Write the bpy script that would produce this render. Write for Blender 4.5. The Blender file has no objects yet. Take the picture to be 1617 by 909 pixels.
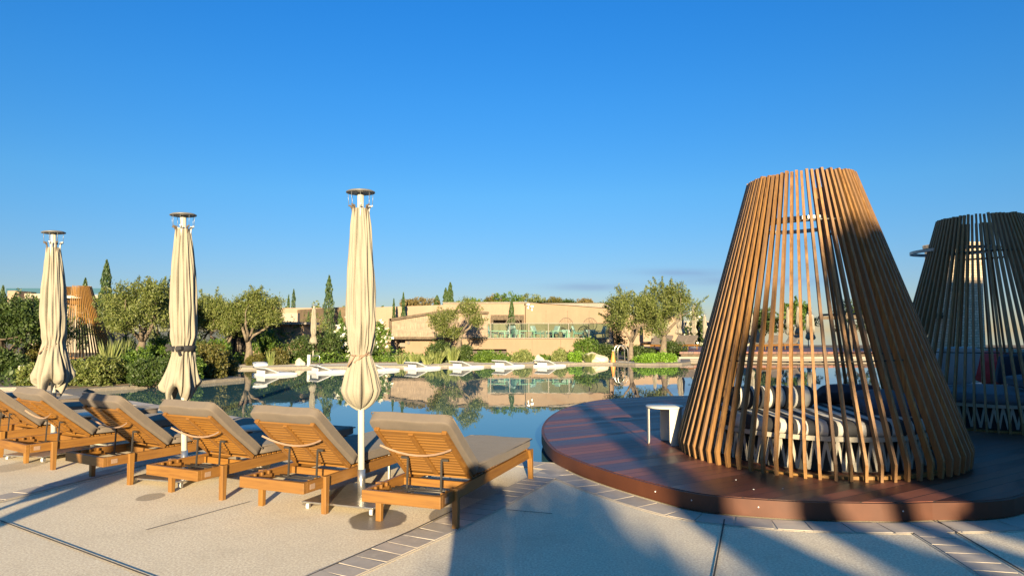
import bpy, bmesh, math, random
import numpy as np
from mathutils import Vector, Matrix
R = math.radians
sc = bpy.context.scene
COL = sc.collection
random.seed(7)

# ---------------------------------------------------------------- camera
F = 1040.0; CX, CY = 808.5, 454.5
PITCH = math.atan(67.5 / F); CAMZ = 1.5
cd = bpy.data.cameras.new('camera'); cam = bpy.data.objects.new('camera', cd); COL.objects.link(cam)
cam.location = (0, 0, CAMZ); cam.rotation_euler = (R(90) + PITCH, 0, 0)
cd.sensor_width = 36; cd.lens = 36 * F / 1617; cd.clip_start = 0.03; cd.clip_end = 9000
sc.camera = cam
# ---------------------------------------------------------------- sky and sun
SUN_AZ = math.atan(-50 / F)          # where shadows run to, measured from +Y towards +X
SUN_EL = R(11.7)
w = bpy.data.worlds.new('World'); sc.world = w; w.use_nodes = True
nt = w.node_tree; N = nt.nodes; L = nt.links
for n in list(N): N.remove(n)
out = N.new('ShaderNodeOutputWorld'); bg = N.new('ShaderNodeBackground'); bg.inputs[1].default_value = 0.10
sky = N.new('ShaderNodeTexSky'); sky.sky_type = 'NISHITA'; sky.sun_disc = False
sky.sun_elevation = SUN_EL; sky.sun_rotation = R(180) + SUN_AZ
sky.altitude = 0; sky.air_density = 1.0; sky.dust_density = 0.0; sky.ozone_density = 3.0
hs = N.new('ShaderNodeHueSaturation'); hs.inputs['Saturation'].default_value = 1.25; hs.inputs['Hue'].default_value = 0.505
tc = N.new('ShaderNodeTexCoord'); sp = N.new('ShaderNodeSeparateXYZ'); L.new(tc.outputs['Generated'], sp.inputs[0])
def wm(op, a, b=None, c=None):
    m = N.new('ShaderNodeMath'); m.operation = op
    for i, v in enumerate((a, b, c)):
        if v is None: continue
        if isinstance(v, (int, float)): m.inputs[i].default_value = v
        else: L.new(v, m.inputs[i])
    return m.outputs[0]
az = wm('DIVIDE', sp.outputs[0], wm('MAXIMUM', sp.outputs[1], 0.05)); el = wm('DIVIDE', sp.outputs[2], wm('MAXIMUM', sp.outputs[1], 0.05))
cb = N.new('ShaderNodeCombineXYZ'); L.new(wm('MULTIPLY', az, 9.0), cb.inputs[0]); L.new(wm('MULTIPLY', el, 90.0), cb.inputs[1])
nz = N.new('ShaderNodeTexNoise'); nz.inputs['Scale'].default_value = 1.0; nz.inputs['Detail'].default_value = 4; L.new(cb.outputs[0], nz.inputs['Vector'])
def blob(a0, e0, sa, se):
    da = wm('DIVIDE', wm('SUBTRACT', az, a0), sa); de = wm('DIVIDE', wm('SUBTRACT', el, e0), se)
    return wm('POWER', 2.718, wm('MULTIPLY', wm('ADD', wm('MULTIPLY', da, da), wm('MULTIPLY', de, de)), -1.0))
bl = wm('ADD', wm('ADD', blob(0.26, 0.088, 0.075, 0.006), blob(0.125, 0.067, 0.06, 0.006)), blob(0.38, 0.075, 0.12, 0.006))
cl = wm('MULTIPLY', bl, wm('MULTIPLY', nz.outputs['Fac'], 0.75)); cl = wm('MINIMUM', cl, 0.6)
mx = N.new('ShaderNodeMix'); mx.data_type = 'RGBA'; L.new(cl, mx.inputs[0]); L.new(hs.outputs[0], mx.inputs[6]); mx.inputs[7].default_value = (2.6, 3.1, 4.3, 1)
L.new(sky.outputs[0], hs.inputs['Color']); 
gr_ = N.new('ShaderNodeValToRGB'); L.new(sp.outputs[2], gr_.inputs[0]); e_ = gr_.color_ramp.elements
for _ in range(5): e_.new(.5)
for i_, (p_, c_) in enumerate([(0.0, (.28, .27, .385)), (.07, (.275, .295, .40)), (.20, (.35, .46, .51)), (.33, (.32, .53, .62)), (.46, (.27, .57, .71)), (.62, (1.0, .98, .86)), (1.0, (1.15, 1.08, .92))]): e_[i_].position = p_; e_[i_].color = (*c_, 1)  # last stops brighten the sky above the frame, added to lift the shade
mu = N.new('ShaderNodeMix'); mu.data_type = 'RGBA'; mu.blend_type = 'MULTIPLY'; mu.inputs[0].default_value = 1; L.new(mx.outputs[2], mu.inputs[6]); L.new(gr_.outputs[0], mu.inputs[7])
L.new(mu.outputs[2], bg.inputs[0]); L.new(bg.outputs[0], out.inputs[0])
sd = bpy.data.lights.new('sun', 'SUN'); sd.energy = 5.0; sd.angle = R(0.55); sd.color = (1.0, 0.80, 0.50)
sun = bpy.data.objects.new('sun', sd); COL.objects.link(sun)
ld = Vector((math.sin(SUN_AZ) * math.cos(SUN_EL), math.cos(SUN_AZ) * math.cos(SUN_EL), -math.sin(SUN_EL)))
sun.rotation_euler = ld.to_track_quat('-Z', 'Y').to_euler(); sun.location = (0, -20, 12)
vs = sc.view_settings; vs.view_transform = 'Standard'; vs.look = 'None'; vs.exposure = 1.6; vs.gamma = 1; vs.use_curve_mapping = False

# ---------------------------------------------------------------- pixel rays -> world
cp, sp_ = math.cos(PITCH), math.sin(PITCH)
def ray(px, py):
    x = (px - CX) / F; y = (CY - py) / F
    return Vector((x, cp - y * sp_, sp_ + y * cp))
def G(px, py, z=0.0):
    d = ray(px, py); t = (z - CAMZ) / d.z
    return Vector((d.x * t, d.y * t, z))
def P(px, py, Y):
    d = ray(px, py); t = Y / d.y
    return Vector((d.x * t, Y, CAMZ + d.z * t))

# ---------------------------------------------------------------- helpers
def tag(o, label=None, cat=None, group=None, kind=None):
    if label: o['label'] = label
    if cat: o['category'] = cat
    if group: o['group'] = group
    if kind: o['kind'] = kind
    return o
def empty(name, loc, rz=0.0, label=None, cat=None, group=None):
    o = bpy.data.objects.new(name, None); COL.objects.link(o); o.location = loc; o.rotation_euler = (0, 0, rz)
    o.empty_display_size = 0.2
    return tag(o, label, cat, group)
def copy_tree(o, parent=None):
    c = o.copy(); COL.objects.link(c); c.parent = parent
    for ch in list(o.children): copy_tree(ch, c)
    return c
class MB:
    def __init__(s): s.v = []; s.f = []; s.sm = []
    def add(s, vs_, fs, smooth=False):
        b = len(s.v); s.v += [tuple(v) for v in vs_]
        for f in fs: s.f.append([i + b for i in f]); s.sm.append(smooth)
        return s
    def box(s, c, d, M=None):
        x, y, z = d[0] / 2, d[1] / 2, d[2] / 2; c = Vector(c)
        vs_ = [Vector((a * x, b * y, e * z)) for a in (-1, 1) for b in (-1, 1) for e in (-1, 1)]
        if M is not None: vs_ = [M @ v for v in vs_]
        return s.add([c + v for v in vs_], [(0, 1, 3, 2), (4, 6, 7, 5), (0, 4, 5, 1), (2, 3, 7, 6), (0, 2, 6, 4), (1, 5, 7, 3)])
    def bar(s, p0, p1, wd, dp, up=(0, 0, 1)):
        p0, p1 = Vector(p0), Vector(p1); a = (p1 - p0); l = a.length; a.normalize()
        u = Vector(up); x = a.cross(u)
        if x.length < 1e-4: x = a.cross(Vector((1, 0, 0)))
        x.normalize(); y = x.cross(a)
        M = Matrix((x, a, y)).transposed()
        return s.box((p0 + p1) / 2, (wd, l, dp), M)
    def tube(s, pts, r, n=8, caps=True):
        pts = [Vector(p) for p in pts]; rs = r if isinstance(r, (list, tuple)) else [r] * len(pts)
        vs_ = []; fs = []
        prev = None
        for i, p in enumerate(pts):
            a = (pts[min(i + 1, len(pts) - 1)] - pts[max(i - 1, 0)]).normalized()
            if prev is None:
                x = a.cross(Vector((0, 0, 1)))
                if x.length < 1e-3: x = a.cross(Vector((1, 0, 0)))
            else: x = prev - a * prev.dot(a)
            x.normalize(); prev = x; y = a.cross(x)
            for k in range(n):
                t = 2 * math.pi * k / n
                vs_.append(p + (x * math.cos(t) + y * math.sin(t)) * rs[i])
        for i in range(len(pts) - 1):
            for k in range(n):
                k2 = (k + 1) % n
                fs.append((i * n + k, i * n + k2, (i + 1) * n + k2, (i + 1) * n + k))
        s.add(vs_, fs, True)
        if caps:
            b = len(s.v) - len(vs_)
            s.f.append([b + k for k in reversed(range(n))]); s.sm.append(False)
            s.f.append([b + (len(pts) - 1) * n + k for k in range(n)]); s.sm.append(False)
        return s
    def lathe(s, prof, n=32, c=(0, 0, 0), smooth=True):
        c = Vector(c); vs_ = []; fs = []
        for r, z in prof:
            for k in range(n):
                t = 2 * math.pi * k / n; vs_.append(c + Vector((r * math.cos(t), r * math.sin(t), z)))
        for i in range(len(prof) - 1):
            for k in range(n):
                k2 = (k + 1) % n; fs.append((i * n + k, i * n + k2, (i + 1) * n + k2, (i + 1) * n + k))
        return s.add(vs_, fs, smooth)
    def ring(s, c, rad, r, n=48, m=8, tilt=None):
        pts = []
        vs_ = []; fs = []; c = Vector(c)
        for i in range(n):
            t = 2 * math.pi * i / n
            for k in range(m):
                q = 2 * math.pi * k / m; rr = rad + r * math.cos(q)
                v = Vector((rr * math.cos(t), rr * math.sin(t), r * math.sin(q)))
                if tilt is not None: v = tilt @ v
                vs_.append(c + v)
        for i in range(n):
            for k in range(m):
                i2 = (i + 1) % n; k2 = (k + 1) % m
                fs.append((i * m + k, i2 * m + k, i2 * m + k2, i * m + k2))
        return s.add(vs_, fs, True)
    def prism(s, pts, z0, z1):
        n = len(pts)
        vs_ = [(p[0], p[1], z0) for p in pts] + [(p[0], p[1], z1) for p in pts]
        fs = [list(reversed(range(n))), list(range(n, 2 * n))] + [(i, (i + 1) % n, n + (i + 1) % n, n + i) for i in range(n)]
        return s.add(vs_, fs)
    def build(s, name, mat, parent=None, bevel=0.0, loc=None, rz=None, seg=2, sub=0):
        me = bpy.data.meshes.new(name); me.from_pydata(s.v, [], s.f)
        me.polygons.foreach_set('use_smooth', s.sm); me.update()
        bm = bmesh.new(); bm.from_mesh(me); bmesh.ops.recalc_face_normals(bm, faces=bm.faces); bm.to_mesh(me); bm.free()
        me.materials.append(mat)
        o = bpy.data.objects.new(name, me); COL.objects.link(o); o.parent = parent
        if loc is not None: o.location = loc
        if rz is not None: o.rotation_euler = (0, 0, rz)
        if bevel:
            m = o.modifiers.new('bevel', 'BEVEL'); m.width = bevel; m.segments = seg; m.limit_method = 'ANGLE'; m.harden_normals = False
        if sub:
            m = o.modifiers.new('sub', 'SUBSURF'); m.levels = sub; m.render_levels = sub
        return o

# ---------------------------------------------------------------- materials
def mat(name):
    m = bpy.data.materials.new(name); m.use_nodes = True
    nt = m.node_tree; return m, nt, nt.nodes['Principled BSDF']
def nn(nt, t, **kw):
    n = nt.nodes.new(t)
    for k, v in kw.items():
        if k in n.inputs: n.inputs[k].default_value = v
        else: setattr(n, k, v)
    return n
def mixc(nt, fac, a, b, blend='MIX'):
    m = nt.nodes.new('ShaderNodeMix'); m.data_type = 'RGBA'; m.blend_type = blend
    for i, v in ((0, fac), (6, a), (7, b)):
        if hasattr(v, 'is_output'): nt.links.new(v, m.inputs[i])
        elif i == 0: m.inputs[0].default_value = v
        else: m.inputs[i].default_value = (*v, 1) if len(v) == 3 else v
    return m.outputs[2]
def mth(nt, op, a, b=None, c=None):
    m = nt.nodes.new('ShaderNodeMath'); m.operation = op
    for i, v in enumerate((a, b, c)):
        if v is None: continue
        if isinstance(v, (int, float)): m.inputs[i].default_value = v
        else: nt.links.new(v, m.inputs[i])
    return m.outputs[0]
def coord(nt, scale=(1, 1, 1), kind='Object', rot=(0, 0, 0)):
    t = nt.nodes.new('ShaderNodeTexCoord'); mp = nt.nodes.new('ShaderNodeMapping')
    mp.inputs['Scale'].default_value = scale; mp.inputs['Rotation'].default_value = rot
    nt.links.new(t.outputs[kind], mp.inputs[0]); return mp.outputs[0]
def noise(nt, vec, scale, detail=4, rough=0.6):
    n = nn(nt, 'ShaderNodeTexNoise', Scale=scale, Detail=detail, Roughness=rough); nt.links.new(vec, n.inputs['Vector']); return n.outputs['Fac']
def ramp(nt, fac, stops):
    r = nt.nodes.new('ShaderNodeValToRGB'); nt.links.new(fac, r.inputs[0]); e = r.color_ramp.elements
    while len(e) < len(stops): e.new(0.5)
    for i, (p, c) in enumerate(stops):
        e[i].position = p; e[i].color = (*c, 1) if len(c) == 3 else c
    return r.outputs[0]
def bump(nt, b, h, strength=0.3, dist=0.01):
    n = nn(nt, 'ShaderNodeBump', Strength=strength, Distance=dist); nt.links.new(h, n.inputs['Height']); nt.links.new(n.outputs[0], b.inputs['Normal'])
def simple(name, col, rough=0.6, metal=0.0, var=0.12, scale=8, bmp=0.0, kind='Object'):
    m, nt, b = mat(name); v = coord(nt, kind=kind); f = noise(nt, v, scale)
    d = tuple(c * (1 - var) for c in col); l = tuple(min(1, c * (1 + var)) for c in col)
    nt.links.new(ramp(nt, f, [(0.3, d), (0.7, l)]), b.inputs['Base Color'])
    b.inputs['Roughness'].default_value = rough; b.inputs['Metallic'].default_value = metal
    if bmp: bump(nt, b, noise(nt, v, scale * 6), bmp, 0.004)
    return m
def wood(name, dark, mid, light, axis, rough=0.5, rnd=0.35):
    m, nt, b = mat(name); s = [14, 14, 14]; s[axis] = 0.9
    oi = nt.nodes.new('ShaderNodeObjectInfo'); v = coord(nt, tuple(s))
    ad = nt.nodes.new('ShaderNodeVectorMath'); ad.operation = 'ADD'; nt.links.new(v, ad.inputs[0])
    cbx = nt.nodes.new('ShaderNodeCombineXYZ'); k = mth(nt, 'MULTIPLY', oi.outputs['Random'], 37.0)
    for i in range(3): nt.links.new(k, cbx.inputs[i])
    nt.links.new(cbx.outputs[0], ad.inputs[1])
    f = noise(nt, ad.outputs[0], 3.0, 6, 0.65)
    c = ramp(nt, f, [(0.25, dark), (0.5, mid), (0.78, light)])
    big = noise(nt, coord(nt), 2.3, 2)
    c = mixc(nt, mth(nt, 'MULTIPLY', big, 0.35), c, dark)
    rf = mth(nt, 'MULTIPLY', oi.outputs['Random'], rnd)
    c = mixc(nt, rf, c, tuple(x * 0.55 + 0.03 for x in mid))
    nt.links.new(c, b.inputs['Base Color']); b.inputs['Roughness'].default_value = rough
    bump(nt, b, f, 0.25, 0.003)
    return m
M = {}
M['teak_x'] = wood('teak_across', (0.13, 0.050, 0.007), (0.235, 0.105, 0.014), (0.31, 0.145, 0.024), 0)
M['teak_y'] = wood('teak_along', (0.13, 0.050, 0.007), (0.225, 0.098, 0.013), (0.30, 0.140, 0.023), 1)
M['teak_z'] = wood('teak_upright', (0.14, 0.055, 0.009), (0.24, 0.11, 0.017), (0.31, 0.15, 0.028), 2)
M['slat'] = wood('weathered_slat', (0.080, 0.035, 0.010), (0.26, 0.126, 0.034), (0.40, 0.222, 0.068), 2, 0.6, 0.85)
M['slat_shade'] = wood('shaded_slat', (0.105, 0.055, 0.018), (0.23, 0.128, 0.044), (0.33, 0.19, 0.070), 2, 0.65, 0.6)  # copy of the slat wood with the second cone's shade put into its colour
M['slat_gold'] = wood('golden_slat', (0.16, 0.07, 0.012), (0.26, 0.13, 0.022), (0.33, 0.17, 0.04), 2, 0.6, 0.4)
M['white'] = simple('white_metal', (0.50, 0.48, 0.42), 0.4, 0, 0.04)
M['cream_metal'] = simple('cream_metal', (0.52, 0.50, 0.44), 0.4, 0, 0.04)
M['plastic'] = simple('white_plastic', (0.52, 0.52, 0.52), 0.35, 0, 0.04)
M['cap'] = simple('grey_cap', (0.16, 0.16, 0.16), 0.45, 0.2, 0.05)
M['lattice'] = simple('cream_lattice', (0.34, 0.31, 0.25), 0.5, 0, 0.06)
M['steel'] = simple('brushed_steel', (0.55, 0.53, 0.48), 0.28, 0.9, 0.15, 20)
M['dark_metal'] = simple('dark_metal', (0.06, 0.055, 0.05), 0.45, 0.5, 0.2)
M['grey_metal'] = simple('grey_metal', (0.28, 0.29, 0.29), 0.4, 0.5, 0.1)
M['black'] = simple('black_fabric', (0.02, 0.02, 0.022), 0.8)
M['rubber'] = simple('dark_rubber', (0.03, 0.03, 0.03), 0.8)

def fabric(name, col, var=0.1, weave=220, rough=0.9, trans=0.0, wrinkle=0.35):
    col = tuple(x * .82 for x in col)
    m, nt, b = mat(name); v = coord(nt); f = noise(nt, v, 7, 5)
    g = noise(nt, v, weave, 2)
    c = ramp(nt, f, [(0.3, tuple(x * (1 - var) for x in col)), (0.7, tuple(min(1, x * (1 + var)) for x in col))])
    c = mixc(nt, mth(nt, 'MULTIPLY', g, 0.35), c, tuple(x * 0.62 for x in col))
    nt.links.new(c, b.inputs['Base Color']); b.inputs['Roughness'].default_value = rough
    b.inputs['Sheen Weight'].default_value = 0.05
    bump(nt, b, mth(nt, 'ADD', mth(nt, 'MULTIPLY', f, wrinkle * 6), g), 0.3, 0.006)
    if trans:
        tr = nt.nodes.new('ShaderNodeBsdfTranslucent'); nt.links.new(c, tr.inputs[0]); ms = nt.nodes.new('ShaderNodeMixShader')
        ms.inputs[0].default_value = trans; nt.links.new(b.outputs[0], ms.inputs[1]); nt.links.new(tr.outputs[0], ms.inputs[2])
        nt.links.new(ms.outputs[0], nt.nodes['Material Output'].inputs[0])
    return m
M['taupe'] = fabric('taupe_fabric', (0.172, 0.138, 0.108))
M['canopy'] = fabric('cream_canopy', (0.385, 0.345, 0.262), 0.06, 300, 0.85, 0.12)
M['bluegrey'] = fabric('blue_grey_fabric', (0.13, 0.16, 0.20))
M['navy'] = fabric('navy_fabric', (0.05, 0.07, 0.11))
M['red'] = fabric('red_fabric', (0.55, 0.03, 0.03))
M['pale'] = fabric('pale_fabric', (0.55, 0.58, 0.60))
M['strap'] = fabric('beige_strap', (0.34, 0.22, 0.145))

def striped(name, axis, period, duty=0.5):
    m, nt, b = mat(name); t = nt.nodes.new('ShaderNodeTexCoord'); s = nt.nodes.new('ShaderNodeSeparateXYZ'); nt.links.new(t.outputs['Object'], s.inputs[0])
    f = mth(nt, 'FRACT', mth(nt, 'DIVIDE', mth(nt, 'ADD', s.outputs[axis], 50.0), period)); g = mth(nt, 'GREATER_THAN', f, duty)
    c = mixc(nt, g, (0.022, 0.023, 0.027), (0.48, 0.46, 0.41)); nt.links.new(c, b.inputs['Base Color']); b.inputs['Roughness'].default_value = 0.9
    bump(nt, b, noise(nt, t.outputs['Object'], 14), 0.2, 0.01)
    return m
M['stripe'] = striped('striped_fabric', 0, 0.17); M['stripe_b'] = striped('striped_bolster_fabric', 0, 0.15)

def stucco(name, col, var=0.08):
    col = tuple(x * .80 for x in col)
    m, nt, b = mat(name); v = coord(nt); f = noise(nt, v, 0.5, 6, 0.65); g = noise(nt, v, 3.5, 5)
    st = noise(nt, coord(nt, (3, 3, 0.25)), 1.2, 4)
    c = ramp(nt, f, [(0.3, tuple(x * (1 - var * 1.6) for x in col)), (0.7, tuple(x * (1 + var) for x in col))])
    c = mixc(nt, mth(nt, 'MULTIPLY', g, 0.18), c, tuple(x * 0.7 for x in col))
    c = mixc(nt, mth(nt, 'MULTIPLY', mth(nt, 'POWER', st, 2.0), 0.5), c, tuple(x * 0.6 for x in col))
    nt.links.new(c, b.inputs['Base Color']); b.inputs['Roughness'].default_value = 0.9; bump(nt, b, g, 0.3, 0.02); return m
M['stucco'] = stucco('terracotta_stucco', (0.33, 0.235, 0.155)); M['stucco_pale'] = stucco('pale_stucco', (0.38, 0.275, 0.19)); M['stucco_white'] = stucco('off_white_stucco', (0.42, 0.36, 0.28))
M['stucco_dark'] = stucco('shutter_grey', (0.12, 0.10, 0.09))

# concrete paving with wet marks that stay where water fell
def concrete():
    m, nt, b = mat('exposed_aggregate'); t = nt.nodes.new('ShaderNodeTexCoord'); v = t.outputs['Object']
    big = noise(nt, v, 0.45, 7, 0.68); fine = noise(nt, v, 62, 3, 0.75); mid = noise(nt, v, 26, 4, 0.7); med = noise(nt, v, 5.5, 4, 0.6)
    c = ramp(nt, big, [(0.3, (0.62, 0.54, 0.39)), (0.52, (0.72, 0.63, 0.46)), (0.75, (0.80, 0.71, 0.53))])
    c = mixc(nt, ramp(nt, fine, [(0.42, (1, 1, 1)), (0.54, (0, 0, 0))]), c, (0.54, 0.44, 0.32))
    c = mixc(nt, ramp(nt, fine, [(0.60, (0, 0, 0)), (0.68, (1, 1, 1))]), c, (0.85, 0.80, 0.70))
    c = mixc(nt, mth(nt, 'MULTIPLY', ramp(nt, mid, [(0.5, (0, 0, 0)), (0.7, (1, 1, 1))]), 0.12), c, (0.42, 0.34, 0.25))
    c = mixc(nt, mth(nt, 'MULTIPLY', ramp(nt, med, [(0.52, (0, 0, 0)), (0.75, (1, 1, 1))]), 0.30), c, (0.48, 0.40, 0.30))
    vo = nn(nt, 'ShaderNodeTexVoronoi', Scale=70.0); nt.links.new(v, vo.inputs['Vector'])
    s = nt.nodes.new('ShaderNodeSeparateXYZ'); nt.links.new(v, s.inputs[0])
    st_ = noise(nt, v, 1.6, 6, 0.7); c = mixc(nt, mth(nt, 'MULTIPLY', ramp(nt, st_, [(0.54, (0, 0, 0)), (0.66, (1, 1, 1))]), 0.22), c, (0.36, 0.29, 0.20))
    wet = None
    wob = mth(nt, 'MULTIPLY', mth(nt, 'SUBTRACT', noise(nt, v, 5, 3), 0.5), 0.7)
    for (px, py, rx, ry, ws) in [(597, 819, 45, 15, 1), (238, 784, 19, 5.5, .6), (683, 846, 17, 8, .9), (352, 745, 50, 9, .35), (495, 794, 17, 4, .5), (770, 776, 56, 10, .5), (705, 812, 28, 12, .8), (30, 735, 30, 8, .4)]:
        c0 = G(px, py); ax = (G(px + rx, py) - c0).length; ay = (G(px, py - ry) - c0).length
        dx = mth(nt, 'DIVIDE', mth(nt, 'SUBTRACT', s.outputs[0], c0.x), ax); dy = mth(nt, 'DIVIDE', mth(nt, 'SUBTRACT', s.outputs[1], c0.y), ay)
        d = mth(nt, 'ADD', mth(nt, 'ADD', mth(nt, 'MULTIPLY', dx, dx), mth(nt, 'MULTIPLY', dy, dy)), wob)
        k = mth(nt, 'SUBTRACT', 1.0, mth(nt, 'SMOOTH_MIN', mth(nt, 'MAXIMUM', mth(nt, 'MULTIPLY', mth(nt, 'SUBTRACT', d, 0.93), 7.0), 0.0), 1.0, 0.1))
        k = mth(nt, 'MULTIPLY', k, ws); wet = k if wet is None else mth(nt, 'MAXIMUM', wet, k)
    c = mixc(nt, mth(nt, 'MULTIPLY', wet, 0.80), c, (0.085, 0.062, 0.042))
    nt.links.new(c, b.inputs['Base Color'])
    nt.links.new(mth(nt, 'SUBTRACT', 0.88, mth(nt, 'MULTIPLY', wet, 0.5)), b.inputs['Roughness'])
    bump(nt, b, mth(nt, 'ADD', mth(nt, 'MULTIPLY', fine, 1.0), mth(nt, 'MULTIPLY', mid, 0.3)), 0.30, 0.004)
    return m
M['concrete'] = concrete()
def stone(name, cols, scale=9):
    m, nt, b = mat(name); g = nt.nodes.new('ShaderNodeNewGeometry'); v = coord(nt)
    c = ramp(nt, g.outputs['Random Per Island'], [(i / max(1, len(cols) - 1), c) for i, c in enumerate(cols)])
    f = noise(nt, v, scale, 5); c = mixc(nt, mth(nt, 'MULTIPLY', f, 0.6), c, tuple(x * 0.55 for x in cols[0]))
    vein = noise(nt, v, 2.4, 3); c = mixc(nt, ramp(nt, vein, [(0.49, (0, 0, 0)), (0.5, (0.35, 0.35, 0.35)), (0.51, (0, 0, 0))]), c, (0.5, 0.45, 0.38))
    nt.links.new(c, b.inputs['Base Color']); b.inputs['Roughness'].default_value = 0.72; bump(nt, b, f, 0.4, 0.006); return m
M['setts'] = stone('grey_paving_stone', [(0.33, 0.29, 0.25), (0.50, 0.43, 0.36), (0.40, 0.36, 0.32), (0.60, 0.51, 0.41)])
M['mortar'] = simple('pale_mortar', (0.48, 0.42, 0.33), 0.9, 0, 0.12, 30)
M['joint'] = simple('dark_joint', (0.05, 0.042, 0.035), 0.9)
M['coping'] = stone('pool_coping_stone', [(0.18, 0.155, 0.12), (0.24, 0.205, 0.165), (0.21, 0.18, 0.145)])
M['soil'] = simple('planting_soil', (0.12, 0.085, 0.05), 0.95, 0, 0.3, 2, 0.5)
M['terrain'] = simple('dry_terrain', (0.16, 0.15, 0.08), 0.95, 0, 0.3, 0.05)

def water(name, col, ripple, sc_=1.2):
    m, nt, b = mat(name); b.inputs['Base Color'].default_value = (*col, 1); b.inputs['Roughness'].default_value = 0.015
    b.inputs['IOR'].default_value = 1.333; b.inputs['Specular IOR Level'].default_value = 0.62
    v = coord(nt, (1, 0.35, 1)); f = noise(nt, v, sc_, 3, 0.5); g = noise(nt, v, sc_ * 4.5, 2, 0.5)
    bump(nt, b, mth(nt, 'ADD', f, mth(nt, 'MULTIPLY', g, 0.22)), ripple, 0.02); return m
M['water'] = water('pool_water', (0.042, 0.105, 0.120), 0.12)
M['sea'] = water('sea_water', (0.02, 0.09, 0.15), 0.6)

def deckmat():
    m, nt, b = mat('composite_deck_board'); t = nt.nodes.new('ShaderNodeTexCoord')
    mp = nt.nodes.new('ShaderNodeMapping'); mp.inputs['Rotation'].default_value = (0, 0, R(-31)); nt.links.new(t.outputs['Object'], mp.inputs[0])
    s = nt.nodes.new('ShaderNodeSeparateXYZ'); nt.links.new(mp.outputs[0], s.inputs[0])
    q = mth(nt, 'DIVIDE', mth(nt, 'ADD', s.outputs[1], 40.0), 0.145); fr = mth(nt, 'FRACT', q); idx = mth(nt, 'FLOOR', q)
    wn = nt.nodes.new('ShaderNodeTexWhiteNoise'); wn.noise_dimensions = '1D'; nt.links.new(idx, wn.inputs['W'])
    gr = noise(nt, coord(nt, (1.2, 40, 20), rot=(0, 0, R(-31))), 1.4, 4)
    c = ramp(nt, wn.outputs['Value'], [(0, (0.034, 0.009, 0.004)), (0.5, (0.105, 0.028, 0.013)), (1, (0.25, 0.082, 0.044))])
    c = mixc(nt, mth(nt, 'MULTIPLY', gr, 0.55), c, (0.07, 0.024, 0.013))
    dust = noise(nt, t.outputs['Object'], 1.1, 5); c = mixc(nt, ramp(nt, dust, [(0.5, (0, 0, 0)), (0.8, (0.22, 0.22, 0.22))]), c, (0.20, 0.11, 0.08))
    gap = mth(nt, 'LESS_THAN', fr, 0.07); c = mixc(nt, gap, c, (0.01, 0.006, 0.004)); nt.links.new(c, b.inputs['Base Color'])
    rg = ramp(nt, wn.outputs['Value'], [(0, (0.38,) * 3), (1, (0.55,) * 3)]); nt.links.new(rg, b.inputs['Roughness'])
    bump(nt, b, mth(nt, 'ADD', mth(nt, 'MULTIPLY', gap, -3.0), mth(nt, 'MULTIPLY', gr, 0.5)), 0.5, 0.004); return m
M['deck'] = deckmat()
M['fascia'] = simple('deck_fascia_board', (0.085, 0.026, 0.010), 0.6, 0, 0.18, 3)

def leafmat(name, cols, trans=0.3, rough=0.55):
    cols = [tuple(min(.9, x * 1.18) for x in c) for c in cols]
    m, nt, b = mat(name); g = nt.nodes.new('ShaderNodeNewGeometry'); v = coord(nt)
    c = ramp(nt, g.outputs['Random Per Island'], [(i / (len(cols) - 1), c) for i, c in enumerate(cols)])
    f = noise(nt, v, 1.6, 3); c = mixc(nt, mth(nt, 'MULTIPLY', f, 0.7), c, cols[0])
    nt.links.new(c, b.inputs['Base Color']); b.inputs['Roughness'].default_value = rough
    tr = nt.nodes.new('ShaderNodeBsdfTranslucent'); nt.links.new(c, tr.inputs[0]); ms = nt.nodes.new('ShaderNodeMixShader'); ms.inputs[0].default_value = trans
    nt.links.new(b.outputs[0], ms.inputs[1]); nt.links.new(tr.outputs[0], ms.inputs[2]); nt.links.new(ms.outputs[0], nt.nodes['Material Output'].inputs[0]); return m
M['olive'] = leafmat('olive_leaves', [(0.045, 0.065, 0.012), (0.105, 0.135, 0.022), (0.19, 0.215, 0.048), (0.27, 0.28, 0.10)])
M['cypress'] = leafmat('cypress_needles', [(0.015, 0.035, 0.008), (0.035, 0.070, 0.014), (0.065, 0.105, 0.022)], 0.1)
M['green'] = leafmat('green_leaves', [(0.035, 0.075, 0.008), (0.085, 0.15, 0.015), (0.16, 0.24, 0.03)])
M['dark_green'] = leafmat('dark_green_leaves', [(0.02, 0.04, 0.008), (0.05, 0.085, 0.015), (0.10, 0.14, 0.03)])
M['bright'] = leafmat('bright_leaves', [(0.08, 0.16, 0.01), (0.16, 0.30, 0.02), (0.26, 0.42, 0.05)])
M['dry'] = leafmat('dry_leaves', [(0.09, 0.07, 0.02), (0.20, 0.15, 0.05), (0.32, 0.25, 0.10)])
M['rust'] = leafmat('russet_leaves', [(0.05, 0.06, 0.012), (0.11, 0.10, 0.02), (0.17, 0.13, 0.03)])
M['grass'] = leafmat('grass_blades', [(0.09, 0.12, 0.03), (0.20, 0.24, 0.07), (0.34, 0.34, 0.13)])
M['flower'] = leafmat('white_petals', [(0.70, 0.66, 0.52), (0.85, 0.82, 0.70)], 0.2)
M['bark'] = simple('olive_bark', (0.15, 0.118, 0.085), 0.95, 0, 0.4, 9, 0.8)
M['bark_dark'] = simple('dark_bark', (0.10, 0.075, 0.05), 0.95, 0, 0.4, 9, 0.8)
M['rock'] = simple('pale_rock', (0.50, 0.42, 0.31), 0.9, 0, 0.2, 2, 0.6)

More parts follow.
